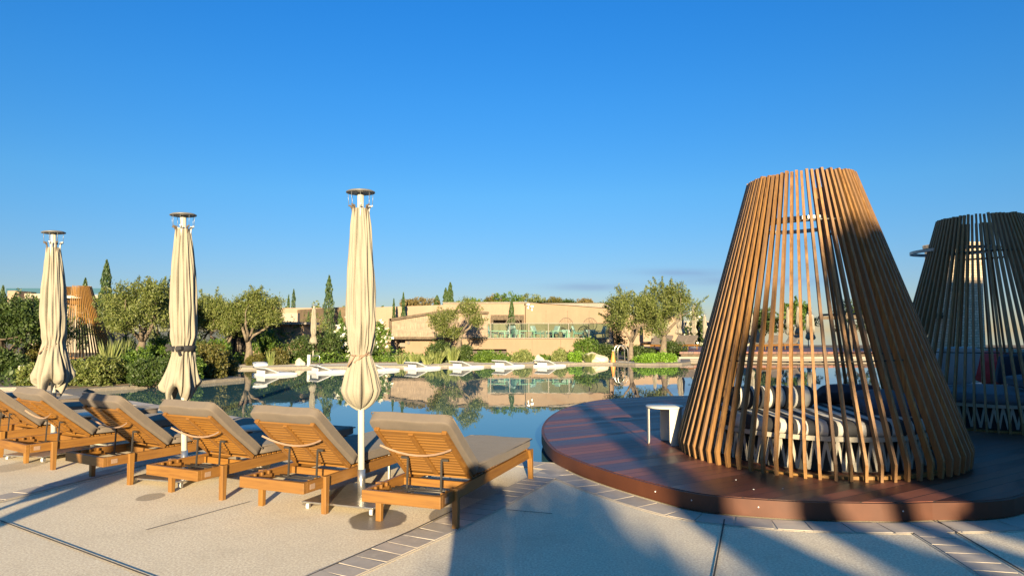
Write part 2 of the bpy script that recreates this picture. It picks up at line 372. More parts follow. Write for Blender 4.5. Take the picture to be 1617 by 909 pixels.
def reed():
    m, nt, b = mat('reed_screen'); f = noise(nt, coord(nt, (60, 60, 2.2)), 1.0, 4); g = noise(nt, coord(nt, (1.2, 1.2, 5)), 1.4, 5)
    c = ramp(nt, f, [(0.3, (0.14, 0.10, 0.07)), (0.7, (0.38, 0.29, 0.21))]); c = mixc(nt, mth(nt, 'MULTIPLY', ramp(nt, g, [(0.45, (0, 0, 0)), (0.65, (1, 1, 1))]), 0.5), c, (0.16, 0.12, 0.09))
    nt.links.new(c, b.inputs['Base Color']); b.inputs['Roughness'].default_value = 0.9; bump(nt, b, f, 0.5, 0.02); return m
M['reed'] = reed()
def glass():
    m, nt, b = mat('green_tinted_glass'); nt.nodes.remove(b); tr = nn(nt, 'ShaderNodeBsdfTransparent'); tr.inputs[0].default_value = (0.70, 0.84, 0.78, 1)
    gl = nn(nt, 'ShaderNodeBsdfGlossy', Roughness=0.02); ms = nt.nodes.new('ShaderNodeMixShader'); fr = nn(nt, 'ShaderNodeFresnel', IOR=1.5)
    nt.links.new(mth(nt, 'ADD', mth(nt, 'MULTIPLY', fr.outputs[0], 0.9), 0.06), ms.inputs[0]); nt.links.new(tr.outputs[0], ms.inputs[1]); nt.links.new(gl.outputs[0], ms.inputs[2])
    nt.links.new(ms.outputs[0], nt.nodes['Material Output'].inputs[0]); return m
M['glass'] = glass()
def masonry():
    m, nt, b = mat('rough_stone_masonry'); v = coord(nt)
    mp = nt.nodes.new('ShaderNodeMapping'); mp.inputs['Rotation'].default_value = (R(90), 0, 0); nt.links.new(v, mp.inputs[0])
    br = nn(nt, 'ShaderNodeTexBrick', Scale=2.6, **{'Mortar Size': 0.03, 'Brick Width': 0.7, 'Row Height': 0.38}); nt.links.new(mp.outputs[0], br.inputs[0])
    br.inputs['Color1'].default_value = (0.42, 0.34, 0.24, 1); br.inputs['Color2'].default_value = (0.60, 0.49, 0.36, 1); br.inputs['Mortar'].default_value = (0.16, 0.12, 0.09, 1)
    f = noise(nt, v, 3, 5); nt.links.new(mixc(nt, mth(nt, 'MULTIPLY', f, 0.6), br.outputs[0], (0.3, 0.23, 0.16)), b.inputs['Base Color']); b.inputs['Roughness'].default_value = 0.9
    bump(nt, b, mth(nt, 'ADD', mth(nt, 'MULTIPLY', br.outputs[1], -1.5), f), 0.7, 0.05); return m
M['masonry'] = masonry()

# ================================================================ SETTING
POOL = [(.27, 7.68), (2.2, 7.3), (5, 7.6), (9, 8.8), (16, 10), (30, 12), (30, 34.7), (17.7, 34.7), (13, 35), (9.3, 34.7), (8.6, 31.9), (7.8, 30.5), (6.6, 29.8),
        (5.6, 30.0), (4.7, 30.9), (3.4, 30.9), (0, 29.4), (-4, 28.5), (-8.8, 27.4), (-11.5, 26.9), (-12, 25.5), (-10.0, 22.6), (-8.5, 21.0), (-9.6, 18.9), (-10.9, 17.0), (-10.5, 16.2), (-8.4, 14.4)]
def sheet_with_hole(name, outer, hole, z, depth, m):
    bm = bmesh.new()
    ov = [bm.verts.new((*p, z)) for p in outer]; hv = [bm.verts.new((*p, z)) for p in hole]
    es = [bm.edges.new((ov[i], ov[(i + 1) % len(ov)])) for i in range(len(ov))] + [bm.edges.new((hv[i], hv[(i + 1) % len(hv)])) for i in range(len(hv))]
    bmesh.ops.triangle_fill(bm, edges=es, use_beauty=True)
    hb = [bm.verts.new((p[0], p[1], z - depth)) for p in hole]; ob = [bm.verts.new((p[0], p[1], z - depth)) for p in outer]
    for a, c in ((hv, hb), (ov, ob)):
        for i in range(len(a)): j = (i + 1) % len(a); bm.faces.new((a[i], a[j], c[j], c[i]))
    bmesh.ops.recalc_face_normals(bm, faces=bm.faces)
    for f in bm.faces:
        if abs(f.normal.z) > 0.9 and f.normal.z < 0: f.normal_flip()
    me = bpy.data.meshes.new(name); bm.to_mesh(me); bm.free(); me.materials.append(m)
    o = bpy.data.objects.new(name, me); COL.objects.link(o); return o
def offset(loop, d):
    n = len(loop); res = []
    A = sum(loop[i][0] * loop[(i + 1) % n][1] - loop[(i + 1) % n][0] * loop[i][1] for i in range(n)); sg = 1 if A > 0 else -1
    for i in range(n):
        p0, p1, p2 = Vector(loop[i - 1]), Vector(loop[i]), Vector(loop[(i + 1) % n])
        a = (p1 - p0).normalized(); b = (p2 - p1).normalized(); na = Vector((a.y, -a.x)) * sg; nb = Vector((b.y, -b.x)) * sg
        nrm = (na + nb); nrm = nrm.normalized() / max(0.5, (nrm.normalized()).dot(na)); res.append(tuple(p1 + nrm * d))
    return res
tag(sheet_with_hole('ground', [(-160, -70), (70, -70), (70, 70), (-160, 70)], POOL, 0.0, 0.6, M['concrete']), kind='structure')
tag(MB().box((0, 1500, -1.3), (6000, 6000, 0.2)).build('terrain', M['terrain']), kind='structure')
tag(MB().box((1500, 2000, -0.9), (3000, 3860, 0.1)).build('sea', M['sea']), kind='structure')
tag(MB().prism([(-14, 5), (32, 5), (32, 36), (-14, 36)], -0.5, -0.07).build('pool_water', M['water']), kind='structure')
#COP
_o, _i = offset(POOL, 0.42), offset(POOL, -0.02); mb = MB()
for i in range(5, 26):
    j = (i + 1) % len(POOL); mb.prism([_i[i], _i[j], _o[j], _o[i]], -.13, .022)
tag(mb.build('pool_coping', M['coping']), kind='structure')

#
mb = MB(); OP = offset(POOL, 0.42); IP = offset(POOL, -0.02)
for i in range(len(POOL)):
    a, b_ = Vector(POOL[i]), Vector(POOL[(i + 1) % len(POOL)]); n = int((b_ - a).length / 0.8)
    if a.x > 20 or b_.x > 20 or i < 5 or i > 25: continue
    for k in range(1, n):
        t = k / n; p = Vector(IP[i]).lerp(Vector(IP[(i + 1) % len(POOL)]), t); q = Vector(OP[i]).lerp(Vector(OP[(i + 1) % len(POOL)]), t)
        mb.bar((*p, 0.0215), (*q, 0.0215), 0.012, 0.004)
tag(mb.build('coping_joint', M['joint']), kind='structure')
# planting beds
def bed(name, pts, z=0.03, m='soil'):
    return tag(MB().prism(pts, 0.002, z).build(name, M[m]), kind='structure')
bed('planting_bed', [(-9.2, 20.8), (-11.4, 17.1), (-22, 15.2), (-30, 18), (-30, 30), (-13, 28), (-10.8, 23)])
bed('planting_bed', [(-40, 34), (-11, 29.2), (-7.0, 31.0), (3.2, 33.2), (4.6, 34.3), (7.0, 31.2), (8.0, 32.3), (8.6, 35.5), (14, 37), (60, 39), (60, 69), (-150, 69), (-150, 36)], 0.02)
# stone bands in the paving
def stone_band(pts, wd, step, gap=0.013, side=0):
    mo, st = MB(), MB()
    for a, b_ in zip(pts[:-1], pts[1:]):
        a, b_ = Vector(a), Vector(b_); d = (b_ - a); l = d.length; d.normalize(); n = Vector((-d.y, d.x))
        mo.bar((*a, 0.003), (*b_, 0.003), wd + 0.03, 0.002)
    # arclength
    P2 = [Vector(p) for p in pts]; acc = 0; nxt = 0.0; tot = sum((P2[i + 1] - P2[i]).length for i in range(len(P2) - 1))
    def at(s):
        for i in range(len(P2) - 1):
            l = (P2[i + 1] - P2[i]).length
            if s <= l or i == len(P2) - 2: return P2[i] + (P2[i + 1] - P2[i]) * (s / l), (P2[i + 1] - P2[i]).normalized()
            s -= l
    s = 0
    while s < tot - step * 0.5:
        w_ = step * random.uniform(0.85, 1.2); rows = (0,)
        p, d = at(s + gap / 2); q, d2 = at(min(tot, s + w_ - gap / 2)); n1, n2 = Vector((-d.y, d.x)), Vector((-d2.y, d2.x)); h = wd / 2
        sk = random.uniform(-0.012, 0.012)
        c = [p + n1 * h + d * sk, p - n1 * h - d * sk, q - n2 * h - d2 * sk, q + n2 * h + d2 * sk]; z0, z1 = 0.0045, 0.009 + random.uniform(0, 0.002)
        st.prism([tuple(v) for v in c], z0, z1); s += w_
    tag(mo.build('mortar_bed', M['mortar']), kind='structure')
    tag(st.build('paving_stone', M['setts'], bevel=0.002), kind='structure')
def g2(px, py, z=0): v = G(px, py, z); return (v.x, v.y)
stone_band([(.62, 7.23), (.10, 7.58), (-4.27, 11.0), (-8.7, 14.45)], .30, .40)
stone_band([g2(420, 960), g2(525, 909), g2(686, 839), g2(758, 805), g2(836, 765), g2(880, 742)], 0.27, 0.17)
stone_band([g2(-60, 802), g2(0, 787), g2(200, 738), g2(330, 706)], 0.2, 0.24)
# deck outline (closed smooth blob)
DECK_PX_H = 0.15
dk = [(820 + 0, 0)] and [g2(855, 678, .15), g2(869, 705, .15), g2(902, 723, .15), g2(952, 741, .15), g2(1018, 760, .15), g2(1084, 776, .15), g2(1147, 784, .15), g2(1254, 791, .15), g2(1361, 793.5, .15), g2(1454, 793, .15), g2(1617, 782, .15)]
dk += [(5.6, 6.9), (7.3, 7.9), (8.6, 9.2), (9.2, 10.6), (8.8, 12.2), (7.3, 13.4), (5.2, 13.9)]
dk += [g2(1080, 624, .15), g2(1018, 626, .15), g2(952, 630, .15), g2(902, 640, .15), g2(869, 656, .15)]
def catmull(p, n=8):
    p = [Vector(q) for q in p]; r = []
    for i in range(len(p)):
        a, b_, c, d = p[i - 1], p[i], p[(i + 1) % len(p)], p[(i + 2) % len(p)]
        for k in range(n):
            t = k / n; r.append(tuple(0.5 * ((2 * b_) + (c - a) * t + (2 * a - 5 * b_ + 4 * c - d) * t * t + (3 * b_ - a - 3 * c + d) * t ** 3)))
    return r
DK = catmull(dk, 8)
dkroot = empty('timber_deck', (3.3, 9.5, 0), 0, 'rounded red brown boardwalk deck carrying the slatted cones beside the pool', 'deck')
def loc_(pts, c=(3.3, 9.5)): return [(p[0] - c[0], p[1] - c[1]) for p in pts]
inn = offset(DK, -0.035)
MB().prism(loc_(inn), 0.06, 0.150).build('deck_boards', M['deck'], dkroot)
ring_o = offset(DK, 0.0)
mb = MB(); n = len(DK); z0, z1 = 0.012, 0.146
for i in range(n):
    j = (i + 1) % n; a, b_, c, d = loc_([inn[i], inn[j], ring_o[j], ring_o[i]])
    mb.add([(*d, z0), (*c, z0), (*c, z1), (*d, z1), (*a, z1), (*b_, z1)], [(0, 1, 2, 3), (3, 2, 5, 4)], False)
MB.build(mb, 'fascia', M['fascia'], dkroot)
mb = MB(); ins = offset(DK, -0.3)
mb.prism(loc_(ins), -0.3, 0.059); mb.build('frame', M['rubber'], dkroot)
for (px, py) in [(1162, 757), (1236, 771), (1190, 772)]:
    p = G(px, py, .15); MB().lathe([(0.0, .153), (.006, .153), (.007, .150)], 12, (p.x - 3.3, p.y - 9.5, 0)).build('deck_light', M['plastic'], dkroot)
for (px, py) in [(1036, 766 + 0), (1195, 789), (1422, 799), (1089, 776)]:
    p = G(px, py + 6, .09)
    q = min(DK, key=lambda t: (t[0] / t[1] - p.x / p.y) ** 2 + (0 if t[1] < 8 else 9)); d = Vector((-q[0], -q[1], 0)).normalized()
    MB().tube([Vector((q[0] - 3.3, q[1] - 9.5, .09)) - d * .01, Vector((q[0] - 3.3, q[1] - 9.5, .09)) + d * .006], .0055, 10).build('deck_light', M['plastic'], dkroot)
# band of stones round the deck's front
fr = offset(dk[1:11], 0) ; front = [Vector(p) for p in catmull(dk, 4)[2:44]]
ob = [];
for i, p in enumerate(front):
    t = (front[min(i + 1, len(front) - 1)] - front[max(i - 1, 0)]).normalized(); nrm = Vector((t.y, -t.x))
    if nrm.y > 0: nrm = -nrm
    ob.append(tuple(p + nrm * 0.16))
stone_band([p for p in ob if p[0] > 0.42], 0.25, 0.24)
stone_band([g2(1462, 838), g2(1520, 872), g2(1585, 912), g2(1650, 960)], 0.25, 0.16)
mb = MB()
def joint(a, b_, w_=0.011): mb.bar((*a, 0.0105), (*b_, 0.0105), w_, 0.002)
joint(g2(1144, 821), g2(1122, 940)); joint(g2(1478, 822), g2(1660, 930), .012); joint(g2(0, 823), g2(290, 932)); joint(g2(230, 838), g2(394, 793), .006); joint(g2(800, 806), g2(872, 812), .006)
joint(g2(484, 912), g2(650, 839), .010); joint(g2(650, 839), g2(717, 806.5), .010); joint(g2(0, 795), g2(205, 745), .005)
tag(mb.build('paving_joint', M['joint']), kind='structure')

# ================================================================ FOLIAGE
rng = np.random.default_rng(11)
def leaf_mesh(name, pts, size, aspect, m, up=0.0, outward=None, jit=0.5, tip=None):
    n = len(pts); d = rng.normal(size=(n, 3)); d /= np.linalg.norm(d, axis=1)[:, None]
    if up: d[:, 2] = np.abs(d[:, 2]) + up; d /= np.linalg.norm(d, axis=1)[:, None]
    e = rng.normal(size=(n, 3)); e -= d * (e * d).sum(1)[:, None]; e /= np.linalg.norm(e, axis=1)[:, None]
    s = (size * rng.uniform(1 - jit, 1 + jit, n))[:, None]
    a = pts - d * s * .5; c = pts + d * s * .5; b = pts + e * s * aspect * .5; f = pts - e * s * aspect * .5
    co = np.stack([a, b, c, f], 1).reshape(-1, 3).astype(np.float32)
    me = bpy.data.meshes.new(name); me.vertices.add(4 * n); me.vertices.foreach_set('co', co.ravel())
    me.loops.add(4 * n); me.loops.foreach_set('vertex_index', np.arange(4 * n, dtype=np.int32))
    me.polygons.add(n); me.polygons.foreach_set('loop_start', np.arange(0, 4 * n, 4, dtype=np.int32))
    me.update(calc_edges=True); me.validate(); me.materials.append(m); return me
def clump_pts(clumps, n, shell=0.55, tuft=0.09, ntuft=None):
    cs = np.array([c[:3] for c in clumps], float); rs = np.array([c[3] for c in clumps], float)
    wts = rs ** 2 / (rs ** 2).sum(); nt_ = max(8, n // 14)
    k = rng.choice(len(clumps), nt_, p=wts); d = rng.normal(size=(nt_, 3)); d /= np.linalg.norm(d, axis=1)[:, None]
    rr = rs[k] * (shell + (1 - shell) * rng.uniform(0, 1, nt_) ** 0.6) * rng.uniform(0.85, 1.18, nt_)
    c = cs[k] + d * rr[:, None] * np.array([1, 1, .85]); t = rng.integers(0, nt_, n)
    return c[t] + rng.normal(size=(n, 3)) * tuft
def put(name, me, parent=None, loc=None, rz=0, s=None):
    o = bpy.data.objects.new(name, me); COL.objects.link(o); o.parent = parent
    if loc is not None: o.location = loc
    o.rotation_euler = (0, 0, rz)
    if s: o.scale = (s, s, s) if isinstance(s, (int, float)) else s
    return o
def build_tree_(loc, h, w_, m, label, cat='tree', group=None, seed=0, n=5200, leaf=.15, asp=.33, trunk_r=.17, fork=.34, lean=0.0, bark='bark', lobes=19, dense=.35, name='olive_tree', tw=.11, crown=None, low=.40):
    r = random.Random(seed); root = empty(name, loc, 0, label, cat, group); mb = MB(); fz = h * fork
    sx = lean * .6 * h; pts = []; rs = []
    for i in range(7):
        u = i / 6; pts.append((sx * u + .10 * math.sin(u * 5 + seed) * trunk_r * 4 * u, .08 * math.cos(u * 4 + seed) * u, -.05 + (fz + .05) * u)); rs.append(trunk_r * (1.25 - .5 * u + .25 * (1 - u) ** 3 + r.uniform(-.08, .08)))
    mb.tube(pts, rs, 11); tip = Vector(pts[-1]); cl = []
    if crown: cl = crown
    else:
        for i in range(lobes):
            a = r.uniform(0, 6.283); q = math.sqrt(r.random()) * .92; z = h * (low + (.93 - low) * r.random() ** .75); top = 1 - max(0, (z / h - .62)) * 1.25
            rad = w_ * .5 * q * (.6 + .4 * top) * max(.25, top); k = w_ * r.uniform(.09, .19); cl.append((tip.x + rad * math.cos(a), rad * math.sin(a), min(z, h - k * .8), k))
        cl.append((tip.x + w_ * .03, 0, h * .68, w_ * .25))
    ml = []
    for i in range(4):
        a = 1.571 * i + r.uniform(-.5, .5) + seed; l = w_ * r.uniform(.16, .26); e = Vector((tip.x + l * math.cos(a), l * math.sin(a), fz + (h - fz) * r.uniform(.22, .42)))
        m1 = tip.lerp(e, .4) + Vector((r.uniform(-.1, .1), r.uniform(-.1, .1), -.04)); m2 = tip.lerp(e, .75) + Vector((r.uniform(-.12, .12), r.uniform(-.12, .12), .06))
        mb.tube([tip - Vector((0, 0, .12)), m1, m2, e], [trunk_r * .62, trunk_r * .45, trunk_r * .38, trunk_r * .26], 8); ml.append(e)
    for c in cl:
        e = Vector(c[:3]); b_ = min(ml, key=lambda v: (v - e).length); q1 = b_.lerp(e, .35) + Vector((r.uniform(-.12, .12), r.uniform(-.12, .12), r.uniform(-.12, .08))); q2 = b_.lerp(e, .7) + Vector((r.uniform(-.1, .1), r.uniform(-.1, .1), 0))
        mb.tube([b_, q1, q2, e], [trunk_r * .25, trunk_r * .17, trunk_r * .12, trunk_r * .05], 5)
    mb.build('trunk', M[bark], root); P0 = clump_pts(cl, int(n * .88), dense, tw); sp0 = []
    for i in range(26):  # sprigs that stick out of the outline
        c = r.choice(cl); d = Vector((r.uniform(-1, 1), r.uniform(-1, 1), r.uniform(.1, 1.2))).normalized()
        for k in range(max(2, int(n * .12 / 26))): sp0.append(Vector(c[:3]) + d * (c[3] * (.8 + r.random() * .9)) + Vector((r.gauss(0, .035), r.gauss(0, .035), r.gauss(0, .035))))
    me = leaf_mesh('crown', np.concatenate([P0, np.array(sp0)]), leaf, asp, M[m], up=0.25); put('crown', me, root)
    return root
def build_tree(*a, **k):
    k['n'] = int(k.get('n', 5200) * 1.9); k['leaf'] = k.get('leaf', .15) * .72; k['tw'] = .085; return build_tree_(*a, **k)
def cypress(px, ytop, hw, Y, label, z0=0.0):
    top = P(px, ytop, Y); h = top.z - z0; rad = hw * Y / F
    root = empty('cypress_tree', (top.x, Y, z0), 0, label, 'tree', 'cypress trees'); n = int(900 + 60 * hw * h ** .5)
    z = rng.uniform(0.04, 1, n) ** 0.9; prof = np.interp(z, [0, .08, .3, .6, .85, .96, 1], [.5, .85, 1, .88, .5, .22, .05]) * rad
    t = rng.uniform(0, 2 * np.pi, n); wob = 1 + .16 * np.sin(z * 23 + t * 2) + .1 * np.sin(z * 41 - t * 3); rr = prof * np.sqrt(rng.uniform(.25, 1.1, n)) * wob
    pts = np.stack([rr * np.cos(t), rr * np.sin(t), z * h * .985], 1)
    put('crown', leaf_mesh('crown', pts, max(.16, .014 * h + rad * .28), .3, M['cypress'], up=2.0), root)
    MB().tube([(0, 0, -.05), (0, 0, h * .9)], [rad * .22, .01], 6).build('trunk', M['bark_dark'], root)
_shr = {}
def shrub(px, ytop, hw, Y, m, label, group=None, z0=0.0, name='shrub', n=1600, leaf=.11, asp=.5, dep=.8, flowers=0, tw=.05):
    top = P(px, ytop, Y); h = max(.25, top.z - z0); a = hw * Y / F; b = a * dep; lobes = []
    for i in range(9):
        t = random.uniform(0, 6.28); q = random.uniform(.1, .68); rr = random.uniform(.28, .42)
        lobes.append((a * q * math.cos(t), b * q * math.sin(t), h * random.uniform(.35, .68), rr))
    lobes.append((0, 0, h * .62, .38))
    cs = np.array([l[:3] for l in lobes]); rs = np.array([l[3] for l in lobes]); nt_ = n // 10
    k = rng.integers(0, len(lobes), nt_); d = rng.normal(size=(nt_, 3)); d /= np.linalg.norm(d, axis=1)[:, None]
    c = cs[k] + d * np.stack([rs[k] * a, rs[k] * b, rs[k] * h], 1) * rng.uniform(.6, 1.12, nt_)[:, None]
    low = rng.uniform(0, 1, nt_) < .22; c[low, 2] = rng.uniform(0.02, .35, low.sum()) * h; c[:, 2] = np.clip(c[:, 2], .03, h * 1.02)
    pts = c[rng.integers(0, nt_, n)] + rng.normal(size=(n, 3)) * tw; pts[:, 2] = np.clip(pts[:, 2], .02, None)
    root = empty(name, (top.x, Y, z0), 0, label, 'shrub' if name != 'flowering_shrub' else 'flowering shrub', group)
    put('foliage', leaf_mesh('foliage', pts, leaf, asp, M[m], up=.15), root)
    mb = MB()
    for l in lobes[:6]: mb.tube([(l[0] * .15, l[1] * .15, -.03), (l[0] * .7, l[1] * .7, l[2] * .6), (l[0], l[1], l[2])], [.03, .02, .008], 5)
    mb.build('stem', M['bark_dark'], root)
    if flowers:
        f = c[rng.integers(0, nt_, flowers)] * np.array([1.08, 1.08, 1.05]); f = np.repeat(f, 5, 0) + rng.normal(size=(flowers * 5, 3)) * .05
        put('blossom', leaf_mesh('blossom', f, .19, .8, M['flower']), root)
    return root
def tuft(px, ytop, hw, Y, label, m='grass', n=260, z0=0.0, group='ornamental grass tufts on the far bank', bw=.03):
    top = P(px, ytop, Y); h = max(.2, top.z - z0); a = hw * Y / F; vs_, fs = [], []
    for i in range(n):
        t = random.uniform(0, 6.28); r0 = random.uniform(0, .35) * a; r1 = r0 + random.uniform(.2, .75) * a; hh = h * random.uniform(.55, 1.05)
        p0 = Vector((r0 * math.cos(t), r0 * math.sin(t), 0)); p2 = Vector((r1 * math.cos(t), r1 * math.sin(t), hh)); p1 = p0.lerp(p2, .55) + Vector((0, 0, hh * .12))
        q = random.uniform(0, 3.14); s = Vector((math.cos(q), math.sin(q), 0)) * bw; b = len(vs_); vs_ += [p0 - s, p0 + s, p1 + s * .7, p1 - s * .7, p2]; fs += [(b, b + 1, b + 2, b + 3), (b + 3, b + 2, b + 4)]
    o = MB().add(vs_, fs).build('grass_tuft', M[m], loc=(top.x, Y, z0)); return tag(o, label, 'grass tuft', group)

# ================================================================ BUILDINGS (far side)
def pxbox(mb, x0, x1, yt, yb, Y, dep=.4, yt1=None, c=(0, 0, 0)):
    """block standing at depth Y whose front covers the given stretch, yt1: top at its right end"""
    a, b_ = P(x0, yt, Y), P(x1, yt if yt1 is None else yt1, Y); zb = P(x0, yb, Y).z; cx, cy, cz = c
    v = [(a.x, Y, zb), (b_.x, Y, zb), (b_.x, Y, b_.z), (a.x, Y, a.z)]; v += [(x, y + dep, z) for x, y, z in v]
    v = [(x - cx, y - cy, z - cz) for x, y, z in v]
    mb.add(v, [(0, 1, 2, 3), (5, 4, 7, 6), (3, 2, 6, 7), (1, 5, 6, 2), (4, 0, 3, 7), (4, 5, 1, 0)]); return mb
TC = (1.0, 38, 0)
tb = empty('terrace_building', TC, 0, 'low terracotta stucco terrace building with glass balustrade across the pool', 'building')
mb = MB()
# lower retaining wall with a slot and a niche
for (x0, x1, yt, yb) in [(617, 627, 534, 566), (640, 650, 534, 566), (650, 740, 534, 566), (740, 800, 534, 551), (740, 800, 558, 566), (800, 922, 534, 566)]:
    pxbox(mb, x0, x1, yt, yb, 38, .5, c=TC)
pxbox(mb, 627, 640, 536, 566, 38.9, .3, c=TC)
mb.build('retaining_wall', M['stucco'], tb)
MB().box((P(770, 554, 38).x - TC[0], .7, P(770, 554, 38).z), (2.6, .3, .4)).build('slot_opening', M['stucco_dark'], tb)
a = P(617, 534, 38); b_ = P(965, 534, 38)
mb = MB(); mb.prism([(a.x - TC[0], .51), (b_.x - TC[0] + .2, .51), (b_.x - TC[0] + 1.2, 9), (a.x - TC[0], 9)], a.z - .5, a.z - .012); mb.build('terrace_floor', M['coping'], tb)
mb = MB(); pxbox(mb, 830, 965, 477.5, 535, 44, .5, 487.5, c=TC); mb.build('upper_wall', M['stucco'], tb)
mb = MB(); pxbox(mb, 700, 829, 478, 535, 44.6, .5, 477, c=TC); mb.build('upper_wall', M['stucco_pale'], tb)
mb = MB(); pxbox(mb, 950, 966, 487, 560, 44.6, 6, c=TC); mb.build('side_wall', M['stucco'], tb)
mb = MB(); pxbox(mb, 590, 706, 485, 540, 45.6, .5, 481, c=TC); mb.build('upper_wall', M['stucco_pale'], tb)
mb = MB(); pxbox(mb, 775, 828, 497, 505, 43.6, 1.0, c=TC); pxbox(mb, 775, 779, 505, 534, 43.6, .2, c=TC); pxbox(mb, 824, 828, 505, 534, 43.6, .2, c=TC); mb.build('pergola_beam', M['bark_dark'], tb)
mb = MB(); pxbox(mb, 829, 967, 476.6, 478.4, 43.9, .7, 486.8, c=TC); mb.build('wall_cap', M['coping'], tb)
mb = MB(); pxbox(mb, 699, 829, 477, 478.6, 44.5, .7, 476.4, c=TC); mb.build('wall_cap', M['coping'], tb)
mb = MB(); pxbox(mb, 612, 924, 533, 534.6, 37.92, .5, c=TC); mb.build('wall_cap', M['coping'], tb)
mb = MB()
for jx in (862, 896, 930): pxbox(mb, jx, jx + .5, 490, 534, 43.985, .02, c=TC)
for jx in (690, 840, 885): pxbox(mb, jx, jx + .5, 536, 566, 37.985, .02, c=TC)
mb.build('wall_joint', M['bark'], tb)
fx = P(645, 541, 37.98); MB().tube([(fx.x - TC[0], .0, fx.z), (fx.x - TC[0], -.06, fx.z)], .09, 14).build('wall_lamp', M['dark_metal'], tb)
hx = P(636, 545, 38.8); hy = P(630, 541, 38.8); MB().tube([(hx.x - TC[0], .8, hx.z - .1), (hy.x - TC[0], .8, hy.z + .12)], .03, 6).build('handrail', M['dark_metal'], tb)
for (lx, ly) in [(834, 481), (840, 484)]:
    q = P(lx, ly, 44); MB().box((q.x - TC[0], 5.8, q.z), (.16, .3, .12)).box((q.x - TC[0], 5.92, q.z - .15), (.05, .1, .25)).build('floodlight', M['grey_metal'], tb)
# reed screen, sloped top
rs_ = empty('reed_screen', P(690, 534, 37.6) * 1.0, 0, 'wide reed clad screen with sloping top above the terracotta wall', 'screen')
RC = tuple(rs_.location)
mb = MB(); pxbox(mb, 618, 706, 504, 532, 37.6, .14, 491, c=RC); pxbox(mb, 706, 770, 491, 532, 37.6, .14, 495, c=RC); mb.build('reed_panel', M['reed'], rs_)
mb = MB()
def pl(a, b_, Y=37.5): 
    p, q = P(*a, Y), P(*b_, Y); mb.bar(p - Vector(RC), q - Vector(RC), .14, .12, (0, 1, 0))
for s in [((616, 504.5), (706, 490.5)), ((706, 490.5), (772, 494)), ((616, 503), (616, 534)), ((616, 533.5), (702, 533.5)), ((706, 491), (706, 533))]: pl(*s)
mb.build('frame', M['bark_dark'], rs_)
# glass balustrade
gb = empty('glass_balustrade', (P(850, 534, 38.2).x, 38.2, P(850, 534, 38.2).z), 0, 'green tinted glass balustrade along the terrace edge', 'balustrade'); GC = tuple(gb.location)
xs = [745, 775, 805, 835, 866, 898, 930, 962]
for x0, x1 in zip(xs[:-1], xs[1:]):
    mb = MB(); pxbox(mb, x0 + .6, x1 - .6, 511, 534, 38.2, .02, c=GC); mb.build('glass_panel', M['glass'], gb)
for x0 in xs:
    p = P(x0, 534, 38.2); MB().box((p.x - GC[0], .01, .42), (.035, .035, .84)).build('post', M['dark_metal'], gb)
p, q = P(745, 511, 38.2), P(962, 511, 38.2); MB().box(((p.x + q.x) / 2 - GC[0], .01, p.z - GC[2] + .02), (q.x - p.x, .05, .03)).build('handrail', M['dark_metal'], gb)
# terrace furniture
def wicker_hoop(px, Y, r, label):
    z = P(px, 534, 38).z; x = P(px, 520, Y).x; root = empty('hoop_chair', (x, Y, z), 0, label, 'chair', 'round hooded chairs on the terrace')
    T = Matrix.Rotation(R(90), 3, 'X'); mb = MB(); mb.ring((0, 0, .82), r, .025, 32, 6, T)
    mb.build('hoop', M['bark'], root); mb = MB()
    for k in range(-3, 4):
        xx = k * r / 4; hh = math.sqrt(r * r - xx * xx); mb.tube([(xx, 0, .82 + hh), (xx * .8, .4, .82 + hh * .3), (xx * .8, .4, .5)], .012, 5)
    mb.build('hood', M['bark'], root)
    MB().box((0, .1, .42), (r * 1.5, .8, .16)).build('seat', M['pale'], root, bevel=.05)
    MB().box((0, 0, .18), (r * 1.1, .5, .32)).build('base', M['white'], root)
wicker_hoop(810, 41.2, .45, 'round hooded terrace chair nearest the dark pergola'); wicker_hoop(894, 41.2, .42, 'middle round hooded chair behind the glass balustrade'); wicker_hoop(932, 41.6, .42, 'round hooded chair at the right end of the glass balustrade')
def make_terrace_chair():
    root = empty('lounge_chair', (0, 0, 0)); mb = MB()
    for sx in (-.3, .3):
        mb.bar((sx, -.35, 0), (sx, -.3, .55), .05, .05); mb.bar((sx, .4, 0), (sx, .3, .5), .05, .05); mb.bar((sx, -.4, .56), (sx, .35, .52), .06, .04)
    mb.build('frame', M['white'], root)
    MB().box((0, 0, .38), (.6, .7, .14)).build('seat', M['pale'], root, bevel=.04)
    MB().box((0, .38, .68), (.6, .14, .62), Matrix.Rotation(R(-18), 3, 'X')).build('backrest', M['pale'], root, bevel=.04); return root
proto = None
for i, (px, Y, rz, lab) in enumerate([(776, 40.2, 60, 'pale terrace armchair at the left end of the glass balustrade'), (797, 41.0, -70, 'pale terrace armchair right of the leftmost low table'), (818, 40.0, 120, 'pale terrace armchair below the dark pergola corner'),
        (850, 40.4, 60, 'pale terrace armchair in the middle of the glass balustrade'), (872, 40.9, -60, 'pale terrace armchair left of the middle hooded chair'), (914, 40.3, 80, 'pale terrace armchair right of the middle hooded chair'), (946, 40.6, -80, 'pale terrace armchair at the right end of the balustrade')]):
    o = make_terrace_chair() if proto is None else copy_tree(proto)
    proto = proto or o; p = P(px, 534, 38); o.location = (P(px, 530, Y).x, Y, p.z); o.scale = (.85, .85, .75); o.rotation_euler = (0, 0, R(rz)); tag(o, lab, 'armchair', 'armchairs on the terrace')
